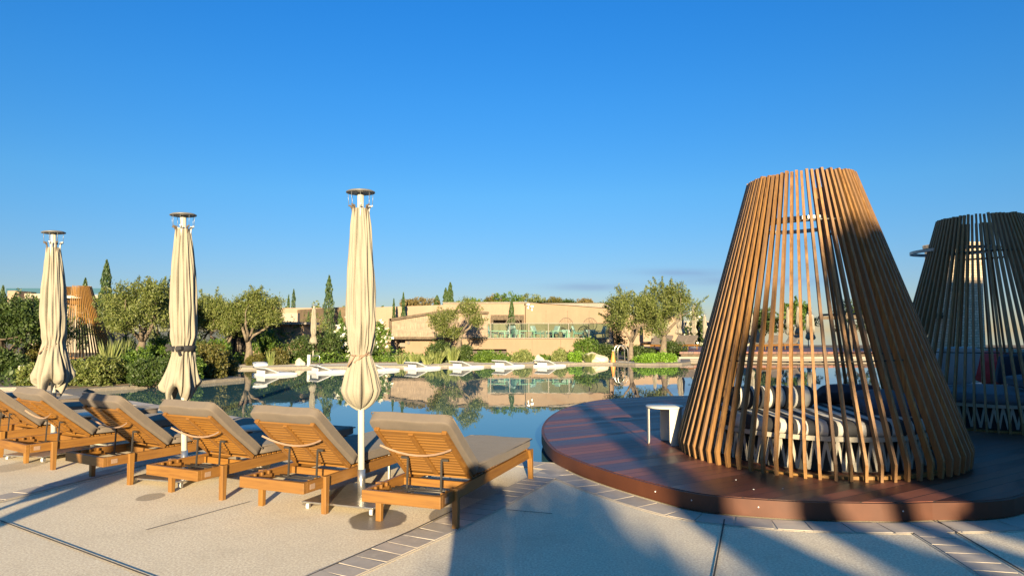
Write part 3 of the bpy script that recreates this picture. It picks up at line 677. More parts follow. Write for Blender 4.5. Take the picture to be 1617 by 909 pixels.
for px, Y, lab in [(786, 39.6, 'low white table at the left end of the terrace'), (832, 39.5, 'low white table behind the middle glass panels'), (884, 39.6, 'low white table left of the middle hooded chair')]:
    p = P(px, 534, 38); r_ = empty('low_table', (P(px, 530, Y).x, Y, p.z), 0, lab, 'table', 'low tables on the terrace')
    MB().box((0, 0, .43), (1.0, .6, .05)).build('tabletop', M['white'], r_)
    for sx in (-.42, .42): MB().box((sx, 0, .2), (.06, .5, .405)).build('leg', M['white'], r_)
# long low walls and houses on the left side
def wall(name, rects, Y, m, label, cat='wall', dep=.5, group=None):
    c = P((rects[0][0] + rects[0][1]) / 2, rects[0][3], Y); mb = MB()
    for r_ in rects: pxbox(mb, r_[0], r_[1], r_[2], r_[3], Y, dep, r_[4] if len(r_) > 4 else None, c=tuple(c))
    return tag(mb.build(name, M[m], loc=c), label, cat, group)
wall('garden_wall', [(430, 548, 486, 556)], 52, 'stucco_pale', 'long low stucco wall left of the lone tall cypress')
wall('garden_wall', [(548, 625, 485, 556)], 50, 'stucco', 'stucco garden wall directly behind the nearest cream parasol')
wall('garden_wall', [(380, 470, 494, 560)], 46, 'stucco_white', 'pale wall behind the large gnarled olive tree')
wall('garden_wall', [(960, 1075, 496, 560, 500)], 54, 'stucco_pale', 'pale wall seen through the pair of big olive trees')
wall('garden_wall', [(1010, 1200, 507, 560)], 58, 'stucco_white', 'off white wall behind the far right parasols')
hs_ = empty('garden_house', (P(415, 560, 33).x, 33.5, 0), 0, 'low rendered garden house with dark doorway behind the gnarled olive', 'building'); HC = tuple(hs_.location)
mb = MB(); 
for r_ in [(356, 364, 512, 566), (364, 388, 512, 524), (388, 480, 512, 566)]: pxbox(mb, *r_, 33.5, 1.5, c=HC)
mb.build('wall', M['stucco'], hs_)
mb = MB(); pxbox(mb, 352, 484, 508, 512, 33.2, 2.2, c=HC); mb.build('roof', M['coping'], hs_)
mb = MB(); pxbox(mb, 365, 387, 524.5, 568, 33.9, .1, c=HC); mb.build('door', M['stucco_dark'], hs_)
mb = MB(); pxbox(mb, 363.5, 365.5, 523, 568, 33.4, .1, c=HC); pxbox(mb, 375, 376.5, 525, 568, 33.8, .08, c=HC); mb.build('door_frame', M['bark'], hs_)
lh = empty('hillside_house', (P(30, 520, 44).x, 44, 0), 0, 'pale flat roofed house with glass roof railing at the far left', 'building'); LC = tuple(lh.location)
mb = MB(); pxbox(mb, 12, 30, 459, 500, 43.5, 1.6, c=LC); mb.build('chimney', M['stucco_pale'], lh)
mb = MB(); pxbox(mb, 30, 165, 463, 471, 44, 3, 466, c=LC); pxbox(mb, 48, 165, 474, 560, 45, 3, c=LC); mb.build('wall', M['stucco_white'], lh)
mb = MB(); pxbox(mb, 30, 165, 471, 474, 43.8, 4, 474, c=LC); mb.build('roof', M['stucco_dark'], lh)
mb = MB(); pxbox(mb, 10, 165, 455, 463, 44.6, .03, c=LC); mb.build('glass_railing', M['glass'], lh)
mb = MB(); pxbox(mb, 104, 113, 457, 466, 45, .8, c=LC); mb.build('chimney', M['stucco_dark'], lh)
# earth roofs / planted mounds behind terrace
tag(MB().prism([(P(540, 480, 47).x, 46.2), (P(962, 480, 47).x, 45.1), (P(962, 480, 60).x, 60), (P(400, 480, 60).x, 60)], 0, 3.15).build('planted_roof_mound', M['soil']), kind='structure')
# stone tower and pergola at right
tw = empty('stone_tower', (P(1532, 560, 36).x, 36, 0), R(8), 'tall rough stone tower lit at its top behind the second slatted cone', 'tower')
hT = P(1532, 381, 36).z; MB().box((0, .9, hT / 2 - .1), (1.95, 1.8, hT - .2)).build('shaft', M['masonry'], tw); MB().box((0, .9, hT - .12), (2.1, 1.95, .22)).build('cap_stone', M['masonry'], tw, bevel=.03)
pg = empty('pergola', (P(1470, 560, 33).x, 36.5, 0), 0, 'dark timber pergola frame left of the stone tower', 'pergola'); pz = P(1470, 503, 36.5).z
for sx in (-2.2, 0.55, 3.3): MB().box((sx, 0, pz / 2), (.14, .14, pz)).build('post', M['bark_dark'], pg)
MB().box((.5, 0, pz + .1), (6.4, .2, .2)).build('beam', M['bark_dark'], pg); MB().box((.5, 2.6, pz + .1), (6.4, .2, .2)).build('beam', M['bark_dark'], pg)
for k in range(9): MB().box((-2.5 + k * .75, 1.3, pz + .27), (.07, 3.2, .12)).build('rafter', M['bark_dark'], pg)
# timber terrace far right
tt = empty('sun_terrace', (14, 42, 0), 0, 'raised timber sun terrace at the far right edge of the pool', 'terrace')
a = P(1073, 560, 36); b_ = P(1430, 560, 36)
MB().box(((a.x + b_.x) / 2 - 14, .5, .3), (b_.x - a.x, 13, .12)).build('deck_boards', M['deck'], tt)
MB().box(((a.x + b_.x) / 2 - 14, -5.85, .12), (b_.x - a.x - .2, .1, .235)).build('fascia', M['bark_dark'], tt)
MB().box(((a.x + b_.x) / 2 - 14, -6.2, .03), (b_.x - a.x + .3, .55, .14)).build('plinth', M['stucco_white'], tt)

# ---------------------------------------------------------------- shrubs and trees
for a_ in [(5, 450, 9, 40, 'dark cypress tip at the left edge of the view'), (135, 438, 9, 45, 'short cypress behind the small golden slatted cone'), (169, 409, 11, 38, 'tallest broad cypress between the two left parasols'),
           (456, 464, 3.5, 60, 'thin distant cypress, left one of the close pair'), (464, 455, 5, 60, 'thin distant cypress, right and taller one of the close pair'), (520, 434, 9, 45, 'lone tall cypress with bent tip left of the near parasol'),
           (537, 489, 4, 44, 'tiny cypress beside the lone tall one'), (487, 492, 2.5, 50, 'tiny slim cypress before the long low wall'), (622, 471, 3.2, 44, 'small slim cypress just right of the near parasol'), (637, 461, 4, 44, 'slim leaning cypress at the corner of the reed screen'),
           (690, 467, 5, 47, 'small cypress left of the twin cypress on the roof'), (704, 455, 4.5, 47, 'left twin cypress above the terrace roof'), (711, 446, 5, 47, 'right and taller twin cypress above the terrace roof'), (808, 472, 6, 43, 'cypress growing through the terrace pergola')]:
    cypress(*a_, z0=(3.0 if a_[0] in (690, 704, 711) else 0.0))
def tr(px, yb, Y, **k):
    p = P(px, 522, Y); return (p.x, Y, 0)
build_tree(tr(222, 0, 26), P(222, 448, 26).z, 3.0, 'olive', 'olive tree with pale gnarled trunk behind the planter hedge', group='olive trees', seed=3, low=.5, n=9500, leaf=.15, asp=.30, trunk_r=.17, fork=.36)
build_tree(tr(393, 0, 29.6), P(393, 458, 29.6).z, 3.4, 'olive', 'large gnarled olive tree with thick forked trunk by the garden house', group='olive trees', seed=5, n=11000, leaf=.15, asp=.3, trunk_r=.135, fork=.34,
           crown=[(.5, 0, 2.75, .55), (.9, .2, 2.5, .45), (.2, -.2, 3.0, .38), (-.5, 0, 2.2, .45), (-1.1, .1, 2.3, .5), (-1.7, 0, 2.5, .45), (1.1, 0, 2.1, .4), (.6, .3, 2.1, .5), (1.3, -.2, 2.75, .3), (0, -.1, 2.35, .5), (-.35, -.3, 2.65, .4), (.35, -.4, 1.95, .35), (-.6, -.3, 1.8, .35)])
build_tree(tr(14, 0, 23), P(14, 472, 23).z, 3.6, 'dark_green', 'dark spreading tree at the left edge with a pale bare limb', group='left garden trees', seed=8, n=8000, leaf=.14, asp=.4, trunk_r=.16, fork=.3, bark='bark_dark', name='spreading_tree')
build_tree(tr(52, 0, 27), P(52, 478, 27).z, 3.0, 'green', 'green bushy tree behind the leftmost parasol', group='left garden trees', seed=9, n=6000, leaf=.14, asp=.4, trunk_r=.12, fork=.25, bark='bark_dark', name='bushy_tree')
for px, yt, Y, w_, sd_, lab in [(262, 458, 30, 2.6, 12, 'olive tree half hidden behind the parasol with the black strap'), (312, 466, 31, 2.9, 13, 'bushy olive right of the parasol with the black strap'), (350, 470, 30.5, 2.6, 14, 'bushy olive left of the garden house doorway'), (185, 466, 33, 2.6, 15, 'olive tree beside the tallest broad cypress')]:
    build_tree(tr(px, 0, Y), P(px, yt, Y).z, w_, 'olive', lab, group='olive trees', seed=sd_, n=6500, leaf=.15, asp=.3, trunk_r=.13, fork=.2)
build_tree(tr(722, 0, 33), P(735, 474, 33).z, 2.6, 'olive', 'leaning olive tree in front of the reed screen', group='olive trees', seed=21, n=5200, leaf=.14, asp=.3, trunk_r=.12, fork=.5, lean=.12,
           crown=[(-.9, 0, 2.0, .5), (-.4, 0, 2.15, .45), (.55, 0, 2.65, .45), (.75, .1, 2.2, .42), (.3, 0, 2.9, .25), (-.7, 0, 1.55, .4), (-.1, 0, 1.4, .35), (1.05, 0, 1.95, .3)])
build_tree(tr(996, 0, 33), P(996, 460, 33).z, 3.1, 'olive', 'left one of the two big round olive trees by the pool ladder', group='olive trees', seed=22, n=9000, leaf=.15, asp=.3, trunk_r=.12, fork=.3)
build_tree(tr(1047, 0, 34), P(1050, 447, 34).z, 3.6, 'olive', 'right and taller one of the two big olive trees by the pool ladder', group='olive trees', seed=23, n=10000, leaf=.15, asp=.3, trunk_r=.16, fork=.34)
build_tree(tr(1256, 0, 52), P(1256, 478, 52).z, 3.2, 'green', 'green tree above the far parasols seen through the big cone', group='far right trees', seed=24, n=3500, leaf=.22, asp=.5, trunk_r=.12, fork=.3, name='bushy_tree')
build_tree(tr(1205, 0, 54), P(1205, 484, 54).z, 3.4, 'dark_green', 'darker tree seen through the left slats of the big cone', group='far right trees', seed=25, n=3500, leaf=.22, asp=.5, trunk_r=.12, fork=.3, name='bushy_tree')
build_tree(tr(1345, 0, 50), P(1345, 474, 50).z, 3.4, 'dark_green', 'wispy dark tree behind the shaded right flank of the big cone', group='far right trees', seed=26, n=2200, leaf=.2, asp=.4, trunk_r=.12, fork=.3, name='wispy_tree')
OL = 'oleander shrubs with white flowers'
shrub(548, 506, 30, 34, 'green', 'oleander with white flowers left of the near parasol', OL, name='flowering_shrub', n=5200, leaf=.15, asp=.35, flowers=110)
shrub(600, 505, 20, 34.5, 'green', 'oleander with white flowers between near parasol and reed screen', OL, name='flowering_shrub', n=3600, leaf=.15, asp=.35, flowers=60)
shrub(1100, 486, 22, 54, 'dark_green', 'oleander with white flowers behind the far right parasols', OL, name='flowering_shrub', n=3200, leaf=.2, asp=.4, flowers=60)
shrub(1135, 488, 22, 55, 'dark_green', 'oleander with white flowers at the left flank of the big cone', OL, name='flowering_shrub', n=3000, leaf=.2, asp=.4, flowers=40)
SH = 'shrubs in the planter by the near pool corner'
for a_ in [(160, 563, 52, 18.2, 'olive', 'low grey green rounded shrub at the left of the corner planter'), (222, 548, 44, 19.0, 'green', 'tall leafy green shrub in the middle of the corner planter'), (285, 553, 40, 20.0, 'dark_green', 'dark green shrub right behind the strapped parasol'),
           (330, 542, 40, 20.9, 'rust', 'russet tinged shrub at the right end of the corner planter'), (358, 556, 22, 22.0, 'rust', 'small russet shrub at the pool end of the corner planter'), (115, 572, 24, 18.0, 'olive', 'low grey green shrub under the leftmost parasol'), (240, 566, 40, 18.2, 'dark_green', 'low dark shrub at the front edge of the corner planter'),
           (300, 566, 34, 19.4, 'green', 'low green shrub at the front edge of the corner planter')]:
    shrub(*a_, group=SH, n=9000, leaf=.07, asp=.45, tw=.035)
shrub(42, 576, 32, 17.5, 'olive', 'small grey green shrub beside the left path', SH, n=3000, leaf=.085, asp=.45, tw=.035)
tuft(175, 536, 22, 21.5, 'tall feathery grass in front of the small golden cone', m='grass', n=160, group='tall grasses in the corner planter'); tuft(196, 534, 16, 22.5, 'tall feathery grass right of the small golden cone', n=110, group='tall grasses in the corner planter')
MS = 'shrubs on the far bank'
for a_ in [(455, 498, 42, 34, 'green', 'big rounded green shrub left of the distant parasol'), (500, 492, 40, 38, 'olive', 'grey green shrub behind the distant parasol'), (425, 516, 26, 32, 'green', 'green shrub right of the gnarled olive'), (480, 528, 38, 31.5, 'dark_green', 'dark shrub behind the white loungers at left'),
           (575, 520, 30, 33, 'dark_green', 'dark green shrub behind the near parasol hem'), (520, 520, 26, 32, 'dark_green', 'dark shrub below the white flowered oleander'), (440, 549, 26, 29.5, 'rust', 'low russet shrub on the bank near the white loungers'), (400, 560, 18, 29, 'rust', 'low russet groundcover below the gnarled olive'),
           (345, 535, 30, 28, 'green', 'green shrub left of the garden house doorway'), (300, 530, 36, 27, 'dark_green', 'dark green shrub behind the corner planter'), (250, 528, 36, 27.5, 'green', 'green shrub under the olive behind the planter'), (200, 530, 30, 30, 'dark_green', 'dark shrub between small cone and olive trunk'),
           (60, 540, 44, 24, 'rust', 'russet undergrowth below the left trees'), (10, 548, 36, 22, 'dark_green', 'dark undergrowth at the left edge'), (690, 538, 33, 31.5, 'dark_green', 'round dark green shrub before the terracotta wall'),
           (735, 545, 18, 32.5, 'dark_green', 'dark shrub at the foot of the leaning olive'), (765, 555, 18, 31.5, 'green', 'small green shrub below the wall slot'), (790, 561, 12, 31, 'green', 'tiny green shrub right of the one below the slot'),
           (825, 552, 20, 32, 'grass', 'yellowish shrub at the middle of the terrace wall'), (856, 562, 9, 31.8, 'green', 'small round shrub right of the yellowish one'), (885, 551, 14, 32.5, 'grass', 'upright yellow green shrub before the terrace wall'), (912, 556, 14, 32, 'bright', 'light green shrub left of the pale rock'),
           (925, 533, 22, 34, 'green', 'tall green shrub at the right end of the terrace wall'), (955, 543, 26, 34, 'dark_green', 'dark shrub left of the pool ladder'), (1012, 545, 30, 33.6, 'dark_green', 'dark shrub right of the pool ladder'), (945, 500, 24, 47, 'dark_green', 'dark shrub at the right corner of the terrace building'), (975, 492, 18, 46, 'dark_green', 'dark shrub against the side wall of the terrace building'),
           (1020, 560, 28, 31.2, 'bright', 'bright green low shrub on the rounded pool bank, left'), (1048, 557, 26, 31.8, 'bright', 'bright green low shrub on the rounded pool bank, right'), (1062, 535, 24, 37, 'dark_green', 'dark green shrub below the taller big olive')]:
    shrub(*a_, group=MS, n=4600, leaf=.09, asp=.45)
RS = 'shrubs on the planted roof'
for a_ in [(668, 469, 26, 47, 'dry', 'dry reddish brush on the roof above the reed screen'), (645, 473, 14, 46.8, 'dry', 'smaller dry reddish brush at the left of the roof'), (745, 471, 16, 46.5, 'green', 'green roof shrub right of the twin cypress'), (783, 463, 16, 47, 'dry', 'brownish roof shrub left of the tall roof greenery'),
           (810, 461, 24, 46.5, 'green', 'tall green roof shrub above the pergola'), (845, 464, 22, 46.5, 'olive', 'grey green roof shrub above the floodlights'), (874, 470, 14, 46, 'rust', 'russet roof shrub in the middle of the right roof'), (897, 473, 16, 46, 'dark_green', 'dark roof shrub left of the dry golden tuft'), (925, 471, 11, 46, 'dry', 'dry golden tuft on the roof'), (951, 479, 11, 45.8, 'dark_green', 'dark roof shrub at the right end of the roof'),
           (770, 470, 14, 46.8, 'rust', 'low russet roof shrub near the wall step'), (722, 476, 10, 46.6, 'green', 'tiny roof shrub at the foot of the twin cypress')]:
    a_ = (a_[0], a_[1], a_[2] * 1.45) + a_[3:]; shrub(*a_, group=RS, z0=3.05, n=2600, leaf=.13, asp=.35)
for a_ in [(560, 474, 30, 58, 'olive', 'dry brush behind the garden wall near the parasol top fold'), (500, 476, 30, 60, 'olive', 'grey brush behind the long low wall'), (440, 480, 30, 62, 'green', 'green brush behind the thin twin cypress'), (600, 480, 26, 58, 'green', 'green brush right of the near parasol')]:
    shrub(*a_, group='brush on the skyline', n=1800, leaf=.25, asp=.4)
for a_ in [(655, 556, 14, 30.3, 'grass tuft at the left of the terracotta wall', 'grass'), (633, 560, 12, 30, 'short grass tuft right of the near parasol hem', 'grass'), (690, 551, 22, 30.4, 'broad pale grass tuft below the round dark shrub', 'grass'), (715, 545, 16, 30.8, 'tallest grass tuft with long pale blades', 'grass'), (675, 560, 14, 29.8, 'low grass tuft at the water between two tall tufts', 'grass'), (930, 556, 14, 31.5, 'green grass tuft left of the pale rock', 'grass'), (428, 553, 10, 29, 'small reed tuft right of the gnarled trunk', 'grass')]:
    tuft(a_[0], a_[1], a_[2], a_[3], a_[4], a_[5], n=150)
# groundcover on the banks
def cover(name, poly, n, hgt, m):
    xs_ = [p[0] for p in poly]; ys_ = [p[1] for p in poly]; pts = []
    def inside(x, y):
        c = False
        for i in range(len(poly)):
            (x1, y1), (x2, y2) = poly[i - 1], poly[i]
            if (y1 > y) != (y2 > y) and x < (x2 - x1) * (y - y1) / (y2 - y1) + x1: c = not c
        return c
    while len(pts) < n:
        x, y = random.uniform(min(xs_), max(xs_)), random.uniform(min(ys_), max(ys_))
        if inside(x, y): pts.append((x, y, random.random() ** 2 * hgt * (0.5 + .5 * math.sin(x * 1.3) * math.cos(y)) + .04))
    o = put(name, leaf_mesh(name, np.array(pts), .13, .5, M[m], up=.3)); tag(o, kind='stuff'); return o
tag(cover('ground_cover', [(-16, 29.6), (-11, 29.4), (-7, 31.1), (3.2, 33.3), (3.2, 36), (-16, 34.5)], 9000, .5, 'green'), 'low mixed green ground cover along the far bank', 'ground cover')
tag(cover('ground_cover', [(-9.5, 20.7), (-11.5, 17.4), (-20, 15.8), (-28, 19), (-26, 30), (-13, 27.6), (-11.2, 23.2)], 9000, .5, 'dark_green'), 'low dark green ground cover in the corner planter', 'ground cover')
def rock(px, py, Y, s, label):
    p = P(px, py, Y); bm = bmesh.new(); bmesh.ops.create_icosphere(bm, subdivisions=3, radius=1)
    for v in bm.verts:
        k = 1 + .16 * math.sin(v.co.x * 3.1 + px) + .13 * math.sin(v.co.y * 4.3 + 1) + .08 * math.sin(v.co.z * 9 + v.co.x * 5); v.co = Vector((v.co.x * s[0] * k, v.co.y * s[1] * k, max(-.1, v.co.z * s[2] * k)))
    me = bpy.data.meshes.new('boulder'); bm.to_mesh(me); bm.free(); me.materials.append(M['rock']); o = put('boulder', me, None, (p.x, Y, 0)); tag(o, label, 'rock')
rock(940, 565, 31.9, (.55, .5, .42), 'pale boulder on the bank just left of the pool ladder'); rock(474, 565, 29, (.22, .2, .25), 'small stone beside the distant parasol foot'); rock(852, 570, 30.9, (.2, .2, .35), 'small pale upright stone at the terrace wall foot')

# ================================================================ OBJECTS
# ---- closed parasol
def canopy_mesh(prof, folds, depth, seed, skirt, skew=0.0, n=220, twist=.35):
    r = random.Random(seed); vs_ = []; fs = []
    ph = [r.uniform(0, 6.28) for _ in range(4)]; zt, zb = prof[0][1], prof[-1][1]; nz_ = 64
    zz = [zt + (zb - zt) * i / (nz_ - 1) for i in range(nz_)]; pz_ = [p[1] for p in prof][::-1]; pr_ = [p[0] for p in prof][::-1]
    for i, z in enumerate(zz):
        u = i / (nz_ - 1); rad = float(np.interp(z, pz_, pr_))
        for k in range(n):
            t = 2 * math.pi * k / n
            a = folds * t + ph[0] + twist * math.sin(u * 5 + ph[1]) + .8 * math.sin(t * 2 + ph[2]) * u
            s = abs(math.sin(a / 2)); dd = depth * (0.55 + .45 * math.sin(3 * t + ph[3] + u * 3)); rr = rad * (1 - dd * (1 - s) ** 3.2) + .005 * math.sin(9 * t + 17 * u + ph[1]) + .003 * math.sin(23 * t - 9 * u) + .004 * math.sin(17 * t + 30 * u + ph[0]) * math.exp(-((u - .68) / .12) ** 2) * 2
            z2 = z
            if u > .78:  # hem hangs in points
                v = (u - .78) / .22; z2 = z + skirt * v * v * (0.5 + .5 * math.sin(4 * t + ph[2]) + .25 * math.sin(7 * t + ph[0])); rr *= 1 + min(1.0, skirt * 5) * .28 * v * math.sin(6 * t + ph[1])
            q = max(0, u - .62) / .38
            vs_.append((rr * math.cos(t) - skew * q, rr * math.sin(t), z2))
    for i in range(nz_ - 1):
        for k in range(n):
            k2 = (k + 1) % n; fs.append((i * n + k, i * n + k2, (i + 1) * n + k2, (i + 1) * n + k))
    return MB().add(vs_, fs, True)
PROFA = [(.075, 2.66), (.095, 2.5), (.115, 2.25), (.135, 1.9), (.14, 1.6), (.118, 1.42), (.088, 1.325), (.105, 1.28), (.15, 1.16), (.19, 1.00), (.175, .95), (.13, .89), (.07, .84), (.035, .825)]
PROFB = [(.075, 2.66), (.095, 2.5), (.125, 2.2), (.14, 1.8), (.13, 1.5), (.105, 1.40), (.11, 1.34), (.14, 1.2), (.17, 1.05), (.19, .95), (.17, .86), (.14, .80), (.12, .77)]
PROFC = [(.075, 2.62), (.10, 2.45), (.135, 2.1), (.15, 1.75), (.135, 1.5), (.11, 1.42), (.13, 1.35), (.18, 1.18), (.225, 1.0), (.21, .88), (.17, .80), (.13, .76)]
def parasol(loc, rz, prof, seed, strapm, label, tilt=0, skirt=0.05, wheels=True, folds=9, ties='cord', group='closed cream parasols between the loungers', plate_rz=-.4, vs_=.96, skew=0.0):
    root = empty('parasol', loc, 0, label, 'parasol', group)
    MB().tube([(0, 0, .06), (0, 0, 2.8)], .031, 20).build('pole', M['cream_metal'], root)
    MB().tube([(0, 0, .06), (0, 0, .30)], .037, 20).build('pole_sleeve', M['steel'], root)
    cp_ = MB().lathe([(0, 2.842), (.06, 2.838), (.12, 2.827), (.138, 2.818), (.138, 2.810), (.12, 2.806), (0, 2.806)], 32); cp_.build('cap', M['cap'], root)
    cm = canopy_mesh(prof, folds + 3, .80, seed, skirt, skew); o = cm.build('canopy', M['canopy'], root)
    if ties == 'cord':
        z = [p for p in prof if p[0] < .095 and 1.2 < p[1] < 1.5] or [(.1, 1.38)]; z = z[0]
        mb = MB(); mb.ring((0, 0, z[1]), z[0] + .004, .007, 32, 6, Matrix.Rotation(R(5), 3, 'X')); mb.tube([(-.03, -z[0] - .01, z[1]), (-.06, -z[0] - .03, z[1] - .05), (-.10, -z[0] - .03, z[1] - .10)], [.006, .006, .01], 6)
        mb.tube([(.09, -z[0] + .03, z[1] + .02), (.03, -z[0] - .012, z[1] - .02), (-.04, -z[0] - .02, z[1] - .07)], .007, 6)
        mb.build('tie_cord', M['strap'], root)
    else:
        mb = MB(); mb.lathe([(.105, 1.34), (.118, 1.345), (.12, 1.40), (.106, 1.405)], 28); mb.bar((-.1, -.05, 1.37), (-.16, -.08, 1.42), .05, .03); mb.bar((-.1, -.05, 1.39), (-.165, -.06, 1.36), .03, .03); mb.bar((.0, -.12, 1.36), (.03, -.135, 1.30), .03, .015); mb.bar((-.02, -.12, 1.37), (.05, -.13, 1.38), .05, .03)
        mb.build('tie_strap', M['black'], root)
    for k in range(8):
        t = 2 * math.pi * k / 8 + .2; x, y = math.cos(t), math.sin(t)
        mb = MB().tube([(x * .06, y * .06, 2.35), (x * .075, y * .075, 2.62), (x * .082, y * .082, 2.69)], .009, 6)
        mb.tube([(x * .08, y * .08, 2.66), (x * .095, y * .095, 2.685), (x * .115, y * .115, 2.69)], .009, 6)
        rb = mb.build('rib', M['bark_dark'] if k % 3 else M['cream_metal'], root)
        MB().tube([(x * .112, y * .112, 2.70), (x * .118, y * .118, 2.808)], .0022, 4).build('cable', M['grey_metal'], rb)
    if wheels:
        pr = Matrix.Rotation(plate_rz, 3, 'Z')
        MB().box((0, 0, .068), (.76, .76, .016), pr).build('base_plate', M['steel'], root, bevel=.003)
        for sx in (-1, 1):
            for sy in (-1, 1):
                c = pr @ Vector((sx * .34, sy * .34, .030)); wh = MB().tube([c + Vector((-.014, 0, 0)), c + Vector((.014, 0, 0))], .028, 16)
                wo = wh.build('caster_wheel', M['plastic'], root)
                MB().box(c + Vector((0, 0, .03)), (.045, .03, .024)).build('caster_bracket', M['dark_metal'], wo)
    else: MB().lathe([(0, .07), (.2, .06), (.24, .0)], 20).build('base_plate', M['grey_metal'], root)
    root.rotation_euler = (0, tilt, rz); root.scale = (.93, .93, vs_); return root
b1 = P(571, 775, 5.87)
parasol((b1.x, b1.y, 0), 0, PROFA, 1, 'beige', 'nearest tall closed cream parasol tied with a beige cord', tilt=R(-1.0), skirt=.02, folds=8, plate_rz=R(-22), vs_=.975)
b2 = P(293, 700, 6.80); parasol((b2.x, 6.80, 0), R(0), PROFB, 2, 'black', 'closed cream parasol bound with a black strap', tilt=R(-2.1), skirt=.19, skew=.05, ties='strap', folds=9)
b3 = P(86, 690, 8.02); parasol((b3.x, 8.02, 0), R(0), PROFC, 5, 'beige', 'closed cream parasol furthest left with loose flared hem', tilt=R(-2.6), skirt=.20, skew=.015, folds=8)
b4 = P(502, 570, 32); far_p = parasol((b4.x, 31.2, 0), 0, PROFA, 7, 'beige', 'distant closed cream parasol standing behind the white floating loungers', wheels=False, group='distant closed parasols')
FP = [(1074, 47, 1.0, 'wide distant closed parasol right of the big olive trees'), (1096, 44.5, 1.05, 'tall slim distant closed parasol just left of the big cone'), (1113, 52, 1.0, 'distant closed parasol partly hidden by the left slats'), (1033, 50, 1.0, 'distant closed parasol seen under the big olive crown'), (1052, 52, .95, 'distant closed parasol behind the taller olive trunk'),
      (1245, 47, 1.0, 'first distant parasol seen through the open middle of the big cone'), (1261, 47.5, 1.02, 'second distant parasol seen through the open middle of the big cone'), (1276, 49, .98, 'third distant parasol seen through the big cone'), (1283, 50, .98, 'fourth and rightmost distant parasol seen through the big cone'), (1186, 48, 1.0, 'distant parasol seen through the left slats of the big cone')]
for i, (px, Y, s, lab) in enumerate(FP):
    o = copy_tree(far_p); z0 = .36 if Y < 49 and px > 1060 else 0.0; wd = 1.9 if i in (0, 4) else 1.15; o.location = (P(px, 520, Y).x, Y, z0); o.scale = (s * wd, s * wd, s); o.rotation_euler = (0, 0, i * .7); tag(o, lab, 'parasol', 'distant closed parasols')

